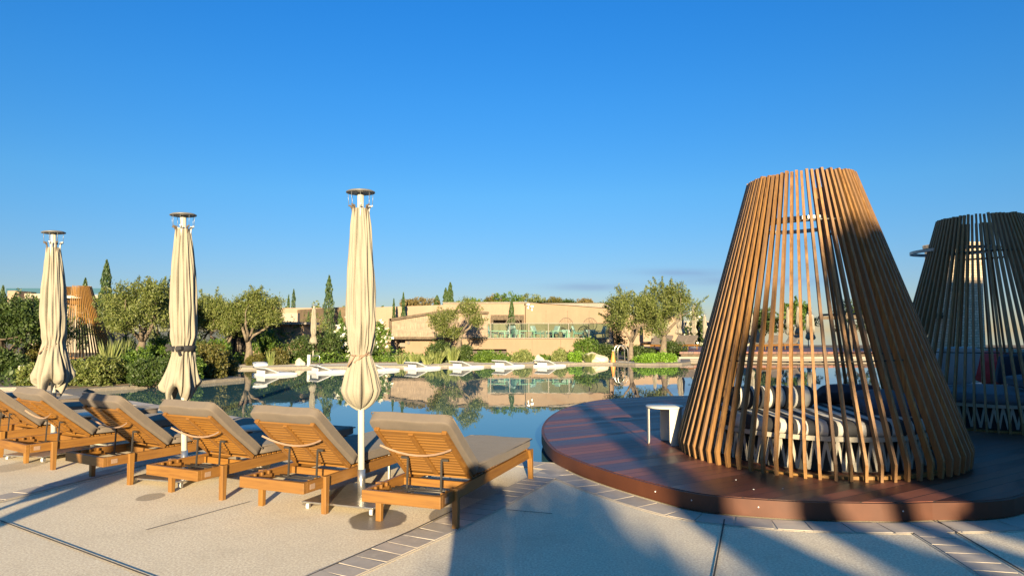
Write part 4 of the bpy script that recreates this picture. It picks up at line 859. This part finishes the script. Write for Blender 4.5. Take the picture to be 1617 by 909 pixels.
# ---- sun lounger (origin midway between the head-end legs, +Y towards the feet)
W2 = .345
def make_lounger():
    root = empty('sun_lounger', (0, 0, 0)); mb = MB(); zt, h = .30, .088
    for s in (-1, 1): mb.box((s * (W2 - .03), .785, zt - h / 2), (.032, 2.02, h))
    mb.build('side_rail', M['teak_y'], root, bevel=.004)
    MB().box((0, -.245, zt - h / 2), (W2 * 2 - .028, .04, h)).build('end_rail', M['teak_x'], root, bevel=.004)
    MB().box((0, 1.815, zt - h / 2), (W2 * 2 - .028, .04, h)).build('end_rail', M['teak_x'], root, bevel=.004); MB().box((0, .335, zt - h / 2 - .01), (W2 * 2 - .094, .03, .06)).build('cross_rail', M['teak_x'], root, bevel=.004)
    mb = MB()
    for k in range(22): mb.box((0, .39 + k * .064, zt + .004), (W2 * 2 - .1, .045, .016))
    mb.build('seat_slats', M['teak_x'], root, bevel=.002)
    for sx in (-1, 1):
        m1 = MB().add([(sx * W2 - sx * .012 + a * .024, y + b * ww, z) for z, ww, y in ((0, .020, 0.0), (.305, .027, 0.0)) for a, b in ((-1, -1), (1, -1), (1, 1), (-1, 1))], [(0, 1, 2, 3), (7, 6, 5, 4), (0, 4, 5, 1), (1, 5, 6, 2), (2, 6, 7, 3), (3, 7, 4, 0)])
        m1.build('leg', M['teak_z'], root, bevel=.004)
        m2 = MB().add([(sx * W2 - sx * .012 + a * .024, y + b * ww, z) for z, ww, y in ((0, .019, 1.80), (.215, .026, 1.785), (.305, .055, 1.76)) for a, b in ((-1, -1), (1, -1), (1, 1), (-1, 1))], [(0, 1, 2, 3), (11, 10, 9, 8)] + [(j * 4 + q, j * 4 + 4 + q, j * 4 + 4 + (q + 1) % 4, j * 4 + (q + 1) % 4) for j in range(2) for q in range(4)])
        m2.build('leg', M['teak_z'], root, bevel=.004)
        # notched rack
        mb = MB(); mb.box((sx * (W2 - .062), -.10, zt - .045), (.022, .30, .03))
        for k in range(4): mb.box((sx * (W2 - .062), -.22 + k * .08, zt - .016), (.02, .02, .03))
        mb.build('notched_rack', M['teak_y'], root, bevel=.003)
    # backrest
    A = R(40.5); piv = Vector((0, .37, zt + .012)); ax = Vector((0, -math.cos(A), math.sin(A))); nz2 = Vector((0, -math.sin(A), -math.cos(A)))
    T = Matrix((Vector((1, 0, 0)), ax, -nz2)).transposed()
    BL = .66; mb = MB(); bw = W2 - .055
    for s in (-1, 1): mb.box(piv + ax * BL / 2 + Vector((s * bw, 0, 0)), (.04, BL, .03), T)
    mb.box(piv + ax * BL * .5 + nz2 * .013, (.04, BL - .06, .018), T)
    mb.build('backrest_stile', M['teak_y'], root, bevel=.003)
    mb = MB()
    for k in range(15): mb.box(piv + ax * (.045 + k * (BL - .085) / 14), (bw * 2 - .042, .024 if k < 14 else .05, .014), T)
    mb.build('backrest_slats', M['teak_x'], root, bevel=.002)
    # cushions
    def cushion(c, d, T_, name, sag=.0):
        bm = bmesh.new(); bmesh.ops.create_cube(bm, size=1); bmesh.ops.subdivide_edges(bm, edges=bm.edges, cuts=5, use_grid_fill=True)
        for v in bm.verts:
            x, y, z = v.co; e = max(abs(x), abs(y)) * 2
            v.co = Vector((x * d[0] * (1 - .015 * (abs(y) * 2) ** 4), y * d[1], z * d[2] * (1 - .14 * e ** 6) + (0.006 * math.sin(x * 9 + y * 7))))
        me = bpy.data.meshes.new(name); 
        for f in bm.faces: f.smooth = True
        for v in bm.verts: v.co = Vector(c) + (T_ @ v.co if T_ is not None else v.co)
        bm.to_mesh(me); bm.free(); me.materials.append(M['taupe']); o = put(name, me, root)
        pts = []; hx_, hy_, rr_ = d[0] / 2 - .004, d[1] / 2 - .004, .03
        for cx_, cy_, a0 in ((1, 1, 0), (-1, 1, 90), (-1, -1, 180), (1, -1, 270)):
            for q in range(4):
                t = R(a0 + q * 30); v = Vector((cx_ * (hx_ - rr_) + rr_ * math.cos(t), cy_ * (hy_ - rr_) + rr_ * math.sin(t), d[2] * .31)); pts.append(Vector(c) + (T_ @ v if T_ is not None else v))
        pts.append(pts[0]); MB().tube(pts, .0042, 5).build('piping', M['taupe'], o)
        mo = o.modifiers.new('sub', 'SUBSURF'); mo.levels = 1; mo.render_levels = 2; return o
    cushion((0, 1.13, zt + .067), (W2 * 2 + .01, 1.42, .105), None, 'seat_cushion')
    cushion(piv + ax * (.36) - nz2 * .066, (W2 * 2 + .02, .77, .105), T, 'back_cushion')
    # strap across the back
    q0 = piv + ax * .50 + nz2 * .03; pts = []
    for k in range(9):
        u = k / 8; pts.append(q0 + Vector(((u - .5) * 2 * (bw + .02), 0, 0)) - ax * (.07 * (1 - (2 * u - 1) ** 2)) + nz2 * (.02 + .03 * (1 - (2 * u - 1) ** 2)))
    mb = MB()
    for a_, b_ in zip(pts[:-1], pts[1:]): mb.bar(a_, b_, .015, .005, ax)
    mb.build('strap', M['strap'], root)
    # support bracket
    for s in (-1, 1):
        up = piv + ax * .30 + nz2 * .03 + Vector((s * .15, 0, 0)); dn = Vector((s * .15, up.y - .01, zt - .07))
        m1 = MB(); m1.bar(dn, up, .016, .010); m1.bar(up, up + Vector((s * .06, 0, 0)), .018, .018); m1.build('support_rod', M['dark_metal'], root)
    m1 = MB(); m1.tube([(-W2 + .06, .10, zt - .065), (W2 - .06, .10, zt - .065)], .008, 8); m1.tube([(-W2 + .06, .16, zt - .065), (W2 - .06, .16, zt - .065)], .006, 8); m1.build('cross_rod', M['dark_metal'], root)
    MB().box((W2 - .0125, -.16, zt - .045), (.003, .06, .042)).build('care_tag', M['strap'], root)
    return root
lproto = make_lounger()
RL = [((598, 819), (722, 838), 20), ((412, 796), (515, 812), 22.5), ((271, 775), (351, 790), 25.5), ((144, 752), (207, 766), 29.5), ((41, 729), (84, 743), 33)]
LL = ['nearest sun lounger, rightmost, by the stone band with a head shadow on it', 'sun lounger just left of the nearest parasol pole', 'sun lounger in front of the parasol with the black strap', 'sun lounger left of the black strapped parasol with shade across its backrest',
      'sun lounger crossed by the furthest left parasol pole', 'sun lounger cut by the left edge, behind the left parasol', 'sun lounger mostly hidden, second from the left end of the row', 'sun lounger at the left end of the row, only its foot end in view', 'outermost sun lounger of the curved row beyond the left trees']
pos = []
for (a_, b_, hd) in RL:
    p, q = G(*a_), G(*b_); m_ = (p + q) / 2; pos.append((m_.x, m_.y, hd))
x, y, hd = pos[-1]
for k in range(4): x -= 1.10 - .03 * k; y += .72 + .06 * k; hd += 3.2; pos.append((x, y, hd))
loungers = []
for i, (x, y, hd) in enumerate(pos):
    o = lproto if i == 0 else copy_tree(lproto); o.location = (x, y, 0); o.rotation_euler = (0, 0, -R(hd)); tag(o, LL[i], 'sun lounger', 'teak sun loungers in the front row'); loungers.append(o)
FL = [(1060, 40, 205, 'distant lounger below the wide distant parasol'), (1085, 39.5, 200, 'distant lounger left of the slim distant parasol'), (1100, 40, 195, 'distant lounger right of the slim distant parasol'), (1046, 44, 200, 'distant lounger behind the rounded green bank'),
      (1235, 40, 190, 'distant lounger left in the open middle of the big cone'), (1265, 41, 190, 'distant lounger below the second parasol through the big cone'), (1160, 40, 195, 'distant lounger behind the left slats of the big cone')]
for i, (px, Y, rz, lab) in enumerate(FL):
    o = copy_tree(lproto); o.location = (P(px, 545, Y).x, Y + 1, .36); o.rotation_euler = (0, 0, R(rz - 60)); tag(o, lab, 'sun lounger', 'distant sun loungers on the timber terrace')
# ---- side table : round top and two broad rounded legs
def make_table():
    root = empty('side_table', (0, 0, 0)); r_ = .225
    MB().lathe([(0, .448), (r_ - .004, .448), (r_, .444), (r_, .430), (r_ - .004, .426), (0, .426)], 48).build('tabletop', M['white'], root)
    for ang, wd in ((R(-75), .95), (R(105 + 60), .55), (R(60), .6)):
        vs_ = []; n = 10; zz = [0, .015, .05, .39, .425]
        for side in (0, 1):
            rr = r_ - .012 - side * .014
            for j, z in enumerate(zz):
                wf = [.62, .86, 1, 1, 1][j]
                for k in range(n + 1):
                    t = ang + (k / n - .5) * wd * wf; vs_.append((rr * math.cos(t), rr * math.sin(t), z))
        m_ = len(zz) * (n + 1); fs = []
        for side in (0, 1):
            for j in range(len(zz) - 1):
                for k in range(n):
                    a = side * m_ + j * (n + 1) + k; fs.append((a, a + 1, a + n + 2, a + n + 1))
        for j in range(len(zz) - 1):
            for k in (0, n): a = j * (n + 1) + k; fs.append((a, a + n + 1, a + n + 1 + m_, a + m_))
        for k in range(n): fs.append((k, k + 1, k + 1 + m_, k + m_))
        MB().add(vs_, fs, False).build('leg', M['white'], root)
    return root
tproto = make_table(); tp = G(1050, 699, .15); tproto.location = (tp.x, tp.y, .15); tproto.rotation_euler = (0, 0, R(15)); TG = 'round white side tables'
tag(tproto, 'white round side table standing on the red brown deck beside the big cone', 'side table', TG)
for (px, py, z, rz, lab) in [(655, 722, .44, 20, 'white round side table beside the nearest lounger, seen through its frame'), (407, 674, .44, 20, 'white round side table behind the lounger below the strapped parasol'), (147, 653, .44, 40, 'white round side table behind the left parasol lounger')]:
    p = G(px, py, z); o = copy_tree(tproto); o.location = (p.x, p.y, 0)
    if px == 655: o.location = (-1.0, 6.55, 0)
    o.rotation_euler = (0, 0, R(rz)); tag(o, lab, 'side table', TG)

# ---- slatted cone
RB, RT, ZK, ZTOP = 1.44, .545, .16, 3.06
def slat_mesh(ztop=ZTOP, rt=RT):
    hw, d = .0130, .031
    pr = [(RB - d, 0), (RB + d * .3, 0), (RB + d, ZK), (rt + d, ztop), (rt - d, ztop), (RB - d, ZK - .01)]
    vs_ = [(r_, -hw, z) for r_, z in pr] + [(r_, hw, z) for r_, z in pr]; n = 6
    me = bpy.data.meshes.new('slat'); me.from_pydata(vs_, [], [(0, 1, 2, 5), (5, 2, 3, 4), (6, 11, 8, 7), (11, 10, 9, 8)] + [(i, i + n, (i + 1) % n + n, (i + 1) % n) for i in range(n)]); 
    bm = bmesh.new(); bm.from_mesh(me); bmesh.ops.recalc_face_normals(bm, faces=bm.faces); bm.to_mesh(me); bm.free(); return me
def cone(loc, open_az, half, label, m, group='slatted timber cones', NS=72, ring=True, s=1.0, ro=.38, lean=0.0):
    root = empty('slatted_cone', loc, 0, label, 'pavilion', group); me = slat_mesh(); me.materials.append(M[m]); r = random.Random(int(loc[0] * 10))
    for k in range(NS):
        t = 2 * math.pi * (k + .5) / NS; d = (t - open_az + math.pi) % (2 * math.pi) - math.pi
        if abs(d) < half: continue
        o = put('slat', me, root, None, t + r.uniform(-.004, .004)); o.scale = (1, 1, 1 + r.uniform(-.004, .004))
    # inner hoops stop at the entrance
    for z, rr, th in ((.02, RB - .11, .02), (2.50, .70 , .016), (ZK + .9, 1.135, .008)):
        mb = MB(); pts = []
        for k in range(61):
            t = open_az + half + (2 * math.pi - 2 * half) * k / 60; pts.append((rr * math.cos(t), rr * math.sin(t), z))
        if z < .1: 
            for a_, b_ in zip(pts[:-1], pts[1:]): mb.bar(a_, b_, .06, .03)
            mb.build('base_hoop', M['slat_gold'], root)
        else: mb.tube(pts, th, 6); mb.build('hoop', M['dark_metal'], root)
    if ring:
        c = Vector((math.cos(open_az) * ro, math.sin(open_az) * ro, 2.6))
        mb = MB(); n = 56; vs_ = []; fs = []
        for k in range(n):
            t = 2 * math.pi * k / n
            for rr, z in ((.56, -.022), (.60, -.022), (.60, .022), (.56, .022)): vs_.append(c + Vector((rr * math.cos(t), rr * math.sin(t), z)))
        for k in range(n):
            k2 = (k + 1) % n
            for q in range(4): fs.append((k * 4 + q, k2 * 4 + q, k2 * 4 + (q + 1) % 4, k * 4 + (q + 1) % 4))
        mb.add(vs_, fs, False); mb.build('curtain_ring', M['grey_metal'] if m != 'slat_gold' else M['white'], root)
    root.scale = (s, s, s); root.rotation_euler = (0, lean, 0); return root
C1 = (3.36, 7.42, .15); C2 = (7.19, 10.0, .15)
cone(C1, R(76), R(25), 'big slatted timber cone standing on the deck in front', 'slat', lean=R(-1.3))
cone(C2, R(122), R(42), 'shaded slatted timber cone cut by the right edge of the view', 'slat_shade', ro=.36, lean=R(-1.0))
cl_ = P(115, 558, 27.5); cone((cl_.x, 27.5, .3), R(-118), R(48), 'small distant golden slatted cone behind the left parasol', 'slat_gold')
tag(MB().lathe([(0, .30), (2.3, .30), (2.32, .27), (2.32, 0.02)], 48, (cl_.x, 27.5, 0)).build('round_plinth', M['stucco_white']), 'pale round plinth under the small golden cone', 'plinth')
# ---- daybed
def cushion_mesh(name, d, m, parent=None, loc=(0, 0, 0), rz=0, rx=0, ry=0, puff=.5):
    bm = bmesh.new(); bmesh.ops.create_cube(bm, size=1); bmesh.ops.subdivide_edges(bm, edges=bm.edges, cuts=5, use_grid_fill=True)
    for v in bm.verts:
        x, y, z = v.co; e = max(abs(x), abs(y)) * 2; v.co = Vector((x * d[0] * (1 - .05 * (abs(y) * 2) ** 2), y * d[1] * (1 - .05 * (abs(x) * 2) ** 2), z * d[2] * (1 - puff * e ** 3)))
    for f in bm.faces: f.smooth = True
    me = bpy.data.meshes.new(name); bm.to_mesh(me); bm.free(); me.materials.append(m); o = put(name, me, parent, loc, 0); o.rotation_euler = (rx, ry, rz); mo = o.modifiers.new('s', 'SUBSURF'); mo.levels = 1; mo.render_levels = 2; return o
def daybed(loc, rz, label, mm, group='round daybeds inside the cones'):
    root = empty('round_daybed', loc, rz, label, 'daybed', group); r_ = 1.12
    mb = MB(); n = 66
    for k in range(n):
        t0 = 2 * math.pi * k / n; t1 = 2 * math.pi * (k + .5) / n; t2 = 2 * math.pi * (k + 1) / n
        f = lambda t, z, rr=r_ - .04: (rr * math.cos(t), rr * math.sin(t), z)
        mb.bar(f(t0, .02), f(t1, .30), .026, .012, (math.cos(t0), math.sin(t0), 0)); mb.bar(f(t1, .30), f(t2, .02), .026, .012, (math.cos(t1), math.sin(t1), 0))
    mb.build('lattice_base', M['lattice'], root)
    MB().lathe([(r_ - .03, .30), (r_, .30), (r_, .345), (r_ - .03, .345), (r_ - .03, .30)], 64, smooth=False).build('rail', M['lattice'], root)
    MB().lathe([(0, .29), (r_ - .10, .29), (r_ - .10, .0)], 48).build('core', M['rubber'], root)
    prof = [(0, .335), (r_ - .05, .335), (r_ - .01, .36), (r_, .40), (r_ - .01, .44), (r_ - .05, .475), (r_ - .12, .485), (0, .49)]
    MB().lathe(prof, 64).build('mattress', mm, root); return root
daybed((C1[0], C1[1], .15), R(-8), 'round daybed with black and white striped mattress inside the big cone', M['stripe'])
daybed((C2[0], C2[1], .15), R(10), 'round daybed with blue grey mattress inside the shaded cone', M['bluegrey'])
def bolster(loc, rz, l, r_, m, label):
    prof = [(0, -l / 2), (r_ * .6, -l / 2), (r_ * .93, -l / 2 + .02), (r_, -l / 2 + .06), (r_, l / 2 - .06), (r_ * .93, l / 2 - .02), (r_ * .6, l / 2), (0, l / 2)]
    mb = MB(); mb.lathe(prof, 32); mb.v = [(z, y, x) for x, y, z in mb.v]; o = mb.build('bolster', m, loc=loc, rz=rz); tag(o, label, 'bolster'); return o
bp = P(1215, 632, 7.45); bolster((bp.x + .02, 7.45, .15 + .49 + .12), R(8), .95, .125, M['stripe_b'], 'black and white striped bolster lying on the striped mattress')
def pillow(loc, d, m, rz, rx, label):
    o = cushion_mesh('cushion', d, m, None, loc, rz, rx); tag(o, label, 'cushion', 'loose cushions on the daybeds')
pillow((4.15, 7.35, .73), (.62, .5, .2), M['bluegrey'], R(20), R(12), 'blue grey cushion on the shaded right part of the striped daybed')
pillow((4.0, 7.0, .69), (.6, .5, .17), M['navy'], R(-15), R(4), 'dark blue cushion at the front right of the striped daybed')
pillow((3.95, 7.85, .75), (.66, .5, .2), M['navy'], R(-10), R(-20), 'dark blue cushion at the back right of the striped daybed')
pillow((7.6, 9.5, .76), (.8, .55, .22), M['bluegrey'], R(5), R(6), 'rounded blue grey cushion on the daybed inside the shaded cone')
pillow((7.0, 10.45, .95), (.75, .62, .14), M['pale'], R(8), R(-72), 'upright pale cushion at the back of the shaded daybed')
pillow((7.9, 10.4, .9), (.5, .5, .2), M['navy'], R(-12), R(-66), 'upright navy cushion right of the pale one')
o = cushion_mesh('bean_bag', (.95, .8, .8), M['red'], None, (P(1565, 575, 15.5).x, 15.4, .65), .3, 0, puff=.6); tag(o, 'red seat cushion glimpsed through the shaded cone', 'seat cushion')
ped = empty('poolside_bench', (P(1565, 575, 15.5).x + .3, 15.4, -.06), 0, 'low white bench under the red cushion behind the shaded cone', 'bench')
MB().box((0, 0, .30), (1.9, .8, .06)).build('seat', M['white'], ped, bevel=.01)
for sx in (-.85, .85): MB().box((sx, 0, .13), (.06, .7, .27)).build('leg', M['white'], ped)
# ---- floating loungers in the pool
def make_floater():
    root = empty('floating_lounger', (0, 0, 0)); W_ = .42
    def slab(pts, name):
        mb = MB(); n = len(pts); vs_ = []
        for s in (-W_, W_):
            for x, z in pts: vs_.append((x, s, z))
        fs = [list(range(n)), list(reversed(range(n, 2 * n)))] + [(i, i + n, (i + 1) % n + n, (i + 1) % n) for i in range(n)]
        mb.add(vs_, fs); return mb.build(name, M['plastic'], root, bevel=.03, seg=3)
    slab([(-.55, -.06), (.62, -.06), (.78, .0), (.74, .05), (.55, .075), (.15, .085), (-.05, .07), (-.55, .06)], 'base')
    slab([(.0, .06), (-.50, .24), (-.54, .27), (-.50, .29), (.05, .09)], 'backrest')
    MB().box((-.44, 0, .11), (.04, .5, .12)).build('support', M['plastic'], root); return root
fp = None
for i, (px, py, rz, lab) in enumerate([(430, 592, 8, 'white floating lounger furthest left, with a towel on it'), (515, 588, -2, 'white floating lounger in front of the distant parasol'), (597, 585, 5, 'white floating lounger mostly hidden behind the nearest parasol'), (664, 582, 5, 'white floating lounger just right of the nearest parasol'),
                                (734, 580.5, 5, 'white floating lounger below the leaning olive'), (800, 579, 6, 'white floating lounger below the wall slot'), (866, 578.5, 7, 'white floating lounger furthest right, nearest the pool ladder')]):
    o = make_floater() if fp is None else copy_tree(fp); fp = fp or o; p = G(px, py, -.07); o.location = (p.x, p.y, -.05); o.rotation_euler = (0, 0, R(rz + 42)); tag(o, lab, 'floating lounger', 'white floating loungers in the pool')
    if i == 1:  # raised post-like panel seen beside the second one
        pass
    if i == 0: tw_p = p
vs_ = []; 
tw_o = cushion_mesh('towel', (.5, .45, .14), M['plastic'], None, (tw_p.x - .42, tw_p.y - .05, .32), .5, .15, puff=.5); tag(tw_o, 'crumpled white towel on the leftmost floating lounger', 'towel')
# white speaker post behind the second floater
sg = P(488, 575, 28.0); r_ = empty('poolside_post', (sg.x, 28.0, 0), 0, 'short white post with side rail at the far pool edge beside the distant parasol', 'post')
MB().box((0, 0, .24), (.13, .13, .50)).build('post', M['white'], r_, bevel=.01); MB().tube([(.06, 0, .44), (.40, 0, .45), (.44, 0, .42), (.44, 0, 0)], .014, 8).build('rail', M['steel'], r_)
# ---- pool ladder and cone sign
ld_ = G(984, 573); r_ = empty('pool_ladder', (ld_.x, 30.9, 0), R(10), 'curved steel pool ladder handrail on the far pool edge', 'ladder')
for dx in (0, .12):
    mb = MB(); pts = [(-.24, dx * 0, -.3), (-.24, 0, .62)] + [(-.24 + .22 * (1 - math.cos(t)), .0, .62 + .2 * math.sin(t)) for t in [k * math.pi / 8 for k in range(1, 5)]] + [(.12, 0, .80), (.24, 0, .62), (.28, 0, -.3)]
    pts = [(x + dx * .3, y + (dx and .55), z) for x, y, z in pts]; mb.tube(pts, .024, 8); mb.build('handrail', M['steel'], r_)
cs_ = P(968, 560, 31.4); r_ = empty('caution_cone', (cs_.x, 31.4, 0), 0, 'slim white and orange caution cone left of the pool ladder', 'cone')
OR_ = simple('orange_plastic', (.75, .25, .05), .5); MB().lathe([(0, .55), (.03, .54), (.09, .2), (.13, .02), (.13, 0)], 16).build('body', OR_, r_); MB().lathe([(0, .60), (.022, .58), (.05, .42), (.072, .30), (.076, .30)], 16).build('sleeve', M['plastic'], r_)
# ---- path with paving on the left and a low white bollard
bl_ = P(37, 572, 19.2); r_ = empty('garden_lamp', (bl_.x, 19.2, 0), 0, 'short white garden lamp beside the left parasol', 'lamp'); MB().tube([(0, 0, 0), (0, 0, .45)], .05, 12).build('post', M['white'], r_); MB().box((.1, 0, .40), (.34, .2, .2)).build('lamp_head', M['white'], r_, bevel=.02)
tag(MB().prism([(-12.2, 16.6), (-30, 12.6), (-30, 14.6), (-22, 15.1), (-11.8, 17.0)], .003, .10).build('low_kerb', M['coping']), kind='structure')

# ================================================================ BEHIND THE CAMERA: what throws the shade
# person taking the photograph
def skin_person():
    me = bpy.data.meshes.new('person'); V = [(0, 0, .95), (0, 0, 1.15), (0, -.01, 1.32), (0, .0, 1.42), (0, .03, 1.50), (0, .04, 1.60), (-.19, 0, 1.36), (.19, 0, 1.36), (-.20, .10, 1.12), (.20, .10, 1.12), (-.08, .31, 1.40), (.08, .31, 1.40), (-.10, 0, .90), (.10, 0, .90), (-.13, .02, .50), (.13, .02, .50), (-.14, -.03, .08), (.14, -.03, .08), (-.15, .12, .03), (.15, .12, .03)]
    E = [(0, 1), (1, 2), (2, 3), (3, 4), (4, 5), (2, 6), (2, 7), (6, 8), (7, 9), (8, 10), (9, 11), (0, 12), (0, 13), (12, 14), (13, 15), (14, 16), (15, 17), (16, 18), (17, 19)]
    rad = [.17, .165, .17, .065, .10, .105, .065, .065, .045, .045, .035, .035, .10, .10, .065, .065, .045, .045, .035, .035]
    me.from_pydata(V, E, []); o = bpy.data.objects.new('person', me); COL.objects.link(o); mo = o.modifiers.new('skin', 'SKIN')
    for i, v in enumerate(me.skin_vertices[0].data): v.radius = (rad[i], rad[i] * (.8 if i in (0, 1, 2) else 1))
    me.skin_vertices[0].data[0].use_root = True
    o.modifiers.new('sub', 'SUBSURF').levels = 2; me.materials.append(M['navy']); o.location = (.0, -.44, .04); return o
tag(skin_person(), 'standing person raising a phone behind the viewpoint, seen only as a shadow', 'person')
# closed parasols off to the left, out of frame, whose long shadows reach in
for (x, y, lab) in [(-3.72, -.9, 'closed parasol left of the viewpoint whose broad shadow crosses the paving'), (-4.15, 2.1, 'closed parasol further left whose thin pole shadow crosses the paving')]:
    o = parasol((x, y, 0), .4, PROFA, 9, 'beige', lab, group='closed parasols outside the view')
# multi-stemmed tree and crowns behind
def stems(name, loc, lines, m, label):
    root = empty(name, loc, 0, label, 'tree'); mb = MB()
    for pts, rs2 in lines: mb.tube([Vector(p) - Vector(loc) for p in pts], rs2, 8)
    mb.build('trunk', M[m], root); return root
YB = -11.0; DX, DZ = .24, 1.035
def up_(pts): return [(pts[0][0] + DX, YB, 0)] + [(x + DX, YB, z + DZ) for x, y, z in pts]
ts = stems('multi_stem_tree', (5.2, YB, 0), [
    (up_([(4.9, 0, .2), (4.2, 0, .9), (3.1, 0, 1.55), (2.45, 0, 2.0), (2.12, 0, 2.35), (2.08, 0, 3.2), (2.15, 0, 4.0), (1.9, 0, 4.6)]), [.3, .3, .26, .23, .22, .21, .19, .13, .03]),
    (up_([(5.1, 0, .2), (4.6, 0, .9), (3.7, 0, 1.65), (3.15, 0, 2.1), (2.96, 0, 2.4), (2.9, 0, 3.1), (3.0, 0, 3.9), (3.3, 0, 4.6)]), [.28, .28, .25, .2, .19, .17, .15, .11, .03]),
    (up_([(5.3, 0, .2), (4.9, 0, 1.1), (4.1, 0, 1.9), (3.65, 0, 2.3), (3.55, 0, 2.7), (3.7, 0, 4.0)]), [.25, .25, .2, .14, .11, .11, .08]),
    (up_([(5.5, 0, .2), (5.1, 0, 1.3), (4.55, 0, 2.1), (4.3, 0, 3.0), (4.3, 0, 4.4)]), [.4, .4, .34, .30, .30, .2])], 'bark_dark', 'leaning multi stemmed tree behind the viewpoint throwing barred shade on the deck')
def crownpart(root, cl, n, leaf, m='dark_green', tw=.12):
    L0 = root.location; cl = [(c[0] - L0.x, c[1] - L0.y, c[2], c[3]) for c in cl]; put('crown', leaf_mesh('crown', clump_pts(cl, n, .2, tw), leaf, .5, M[m]), root)
YC = -16.0
tc_ = empty('leafy_tree', (2.2, YC, 0), 0, 'leafy tree behind the viewpoint whose crown dapples the paving', 'tree'); MB().tube([(0, 0, 0), (.1, 0, 2), (0, 0, 3.6)], [.2, .16, .1], 10).build('trunk', M['bark_dark'], tc_)
crownpart(tc_, [(1.25, YC, 4.25, .33), (1.55, YC, 4.0, .40), (.95, YC, 4.0, .35), (2.0, YC, 3.85, .36), (2.5, YC, 3.78, .34), (3.0, YC, 3.7, .4), (1.35, YC, 4.5, .2), (1.0, YC, 3.5, .5), (2.0, YC, 3.3, .5), (2.9, YC, 3.2, .5), (1.75, YC, 4.55, .14), (3.6, YC, 3.9, .3)], 5200, .17)
t2 = empty('broad_tree', (5.6, -11.5, 0), 0, 'broad dense tree behind the viewpoint shading the right side of the deck', 'tree'); MB().tube([(0, 0, 0), (0, 0, 4)], [.3, .2], 10).build('trunk', M['bark_dark'], t2)
crownpart(t2, [(5.1, -11.5, 5.5, .95), (5.9, -11.5, 5.9, .9), (5.0, -11.5, 4.5, .75), (6.2, -11.5, 5.0, 1.0), (5.3, -11.5, 3.6, .7), (6.3, -11.5, 4.0, .9), (6.9, -11.5, 6.4, .9), (4.55, -11.5, 5.7, .5), (5.6, -11.5, 3.0, .6)], 26000, .26, tw=.14)
hw_ = empty('hotel_wing', (34, -19, 0), 0, 'taller wing of the hotel behind the viewpoint shading the stone tower foot', 'building')
MB().box((0, 1, 7.1), (22, 9, 14.2)).build('wall', M['stucco_pale'], hw_); MB().box((0, 1, 14.35), (22.6, 9.6, .3)).build('roof', M['coping'], hw_)
hb = empty('hotel_block', (15, -19, 0), 0, 'stuccoed hotel block behind the viewpoint casting the large shade at right', 'building')
MB().box((-1.2, 0, 4.35), (14, 9, 8.7)).build('wall', M['stucco_pale'], hb); MB().box((-1.2, 0, 8.85), (14.3, 9.6, .3)).build('roof', M['coping'], hb)
for k in range(3):
    for zz in (1.6, 5.2):
        MB().box((-6 + k * 3.8, 4.52, zz), (1.6, .06, 2.1)).build('window', M['stucco_dark'], hb)
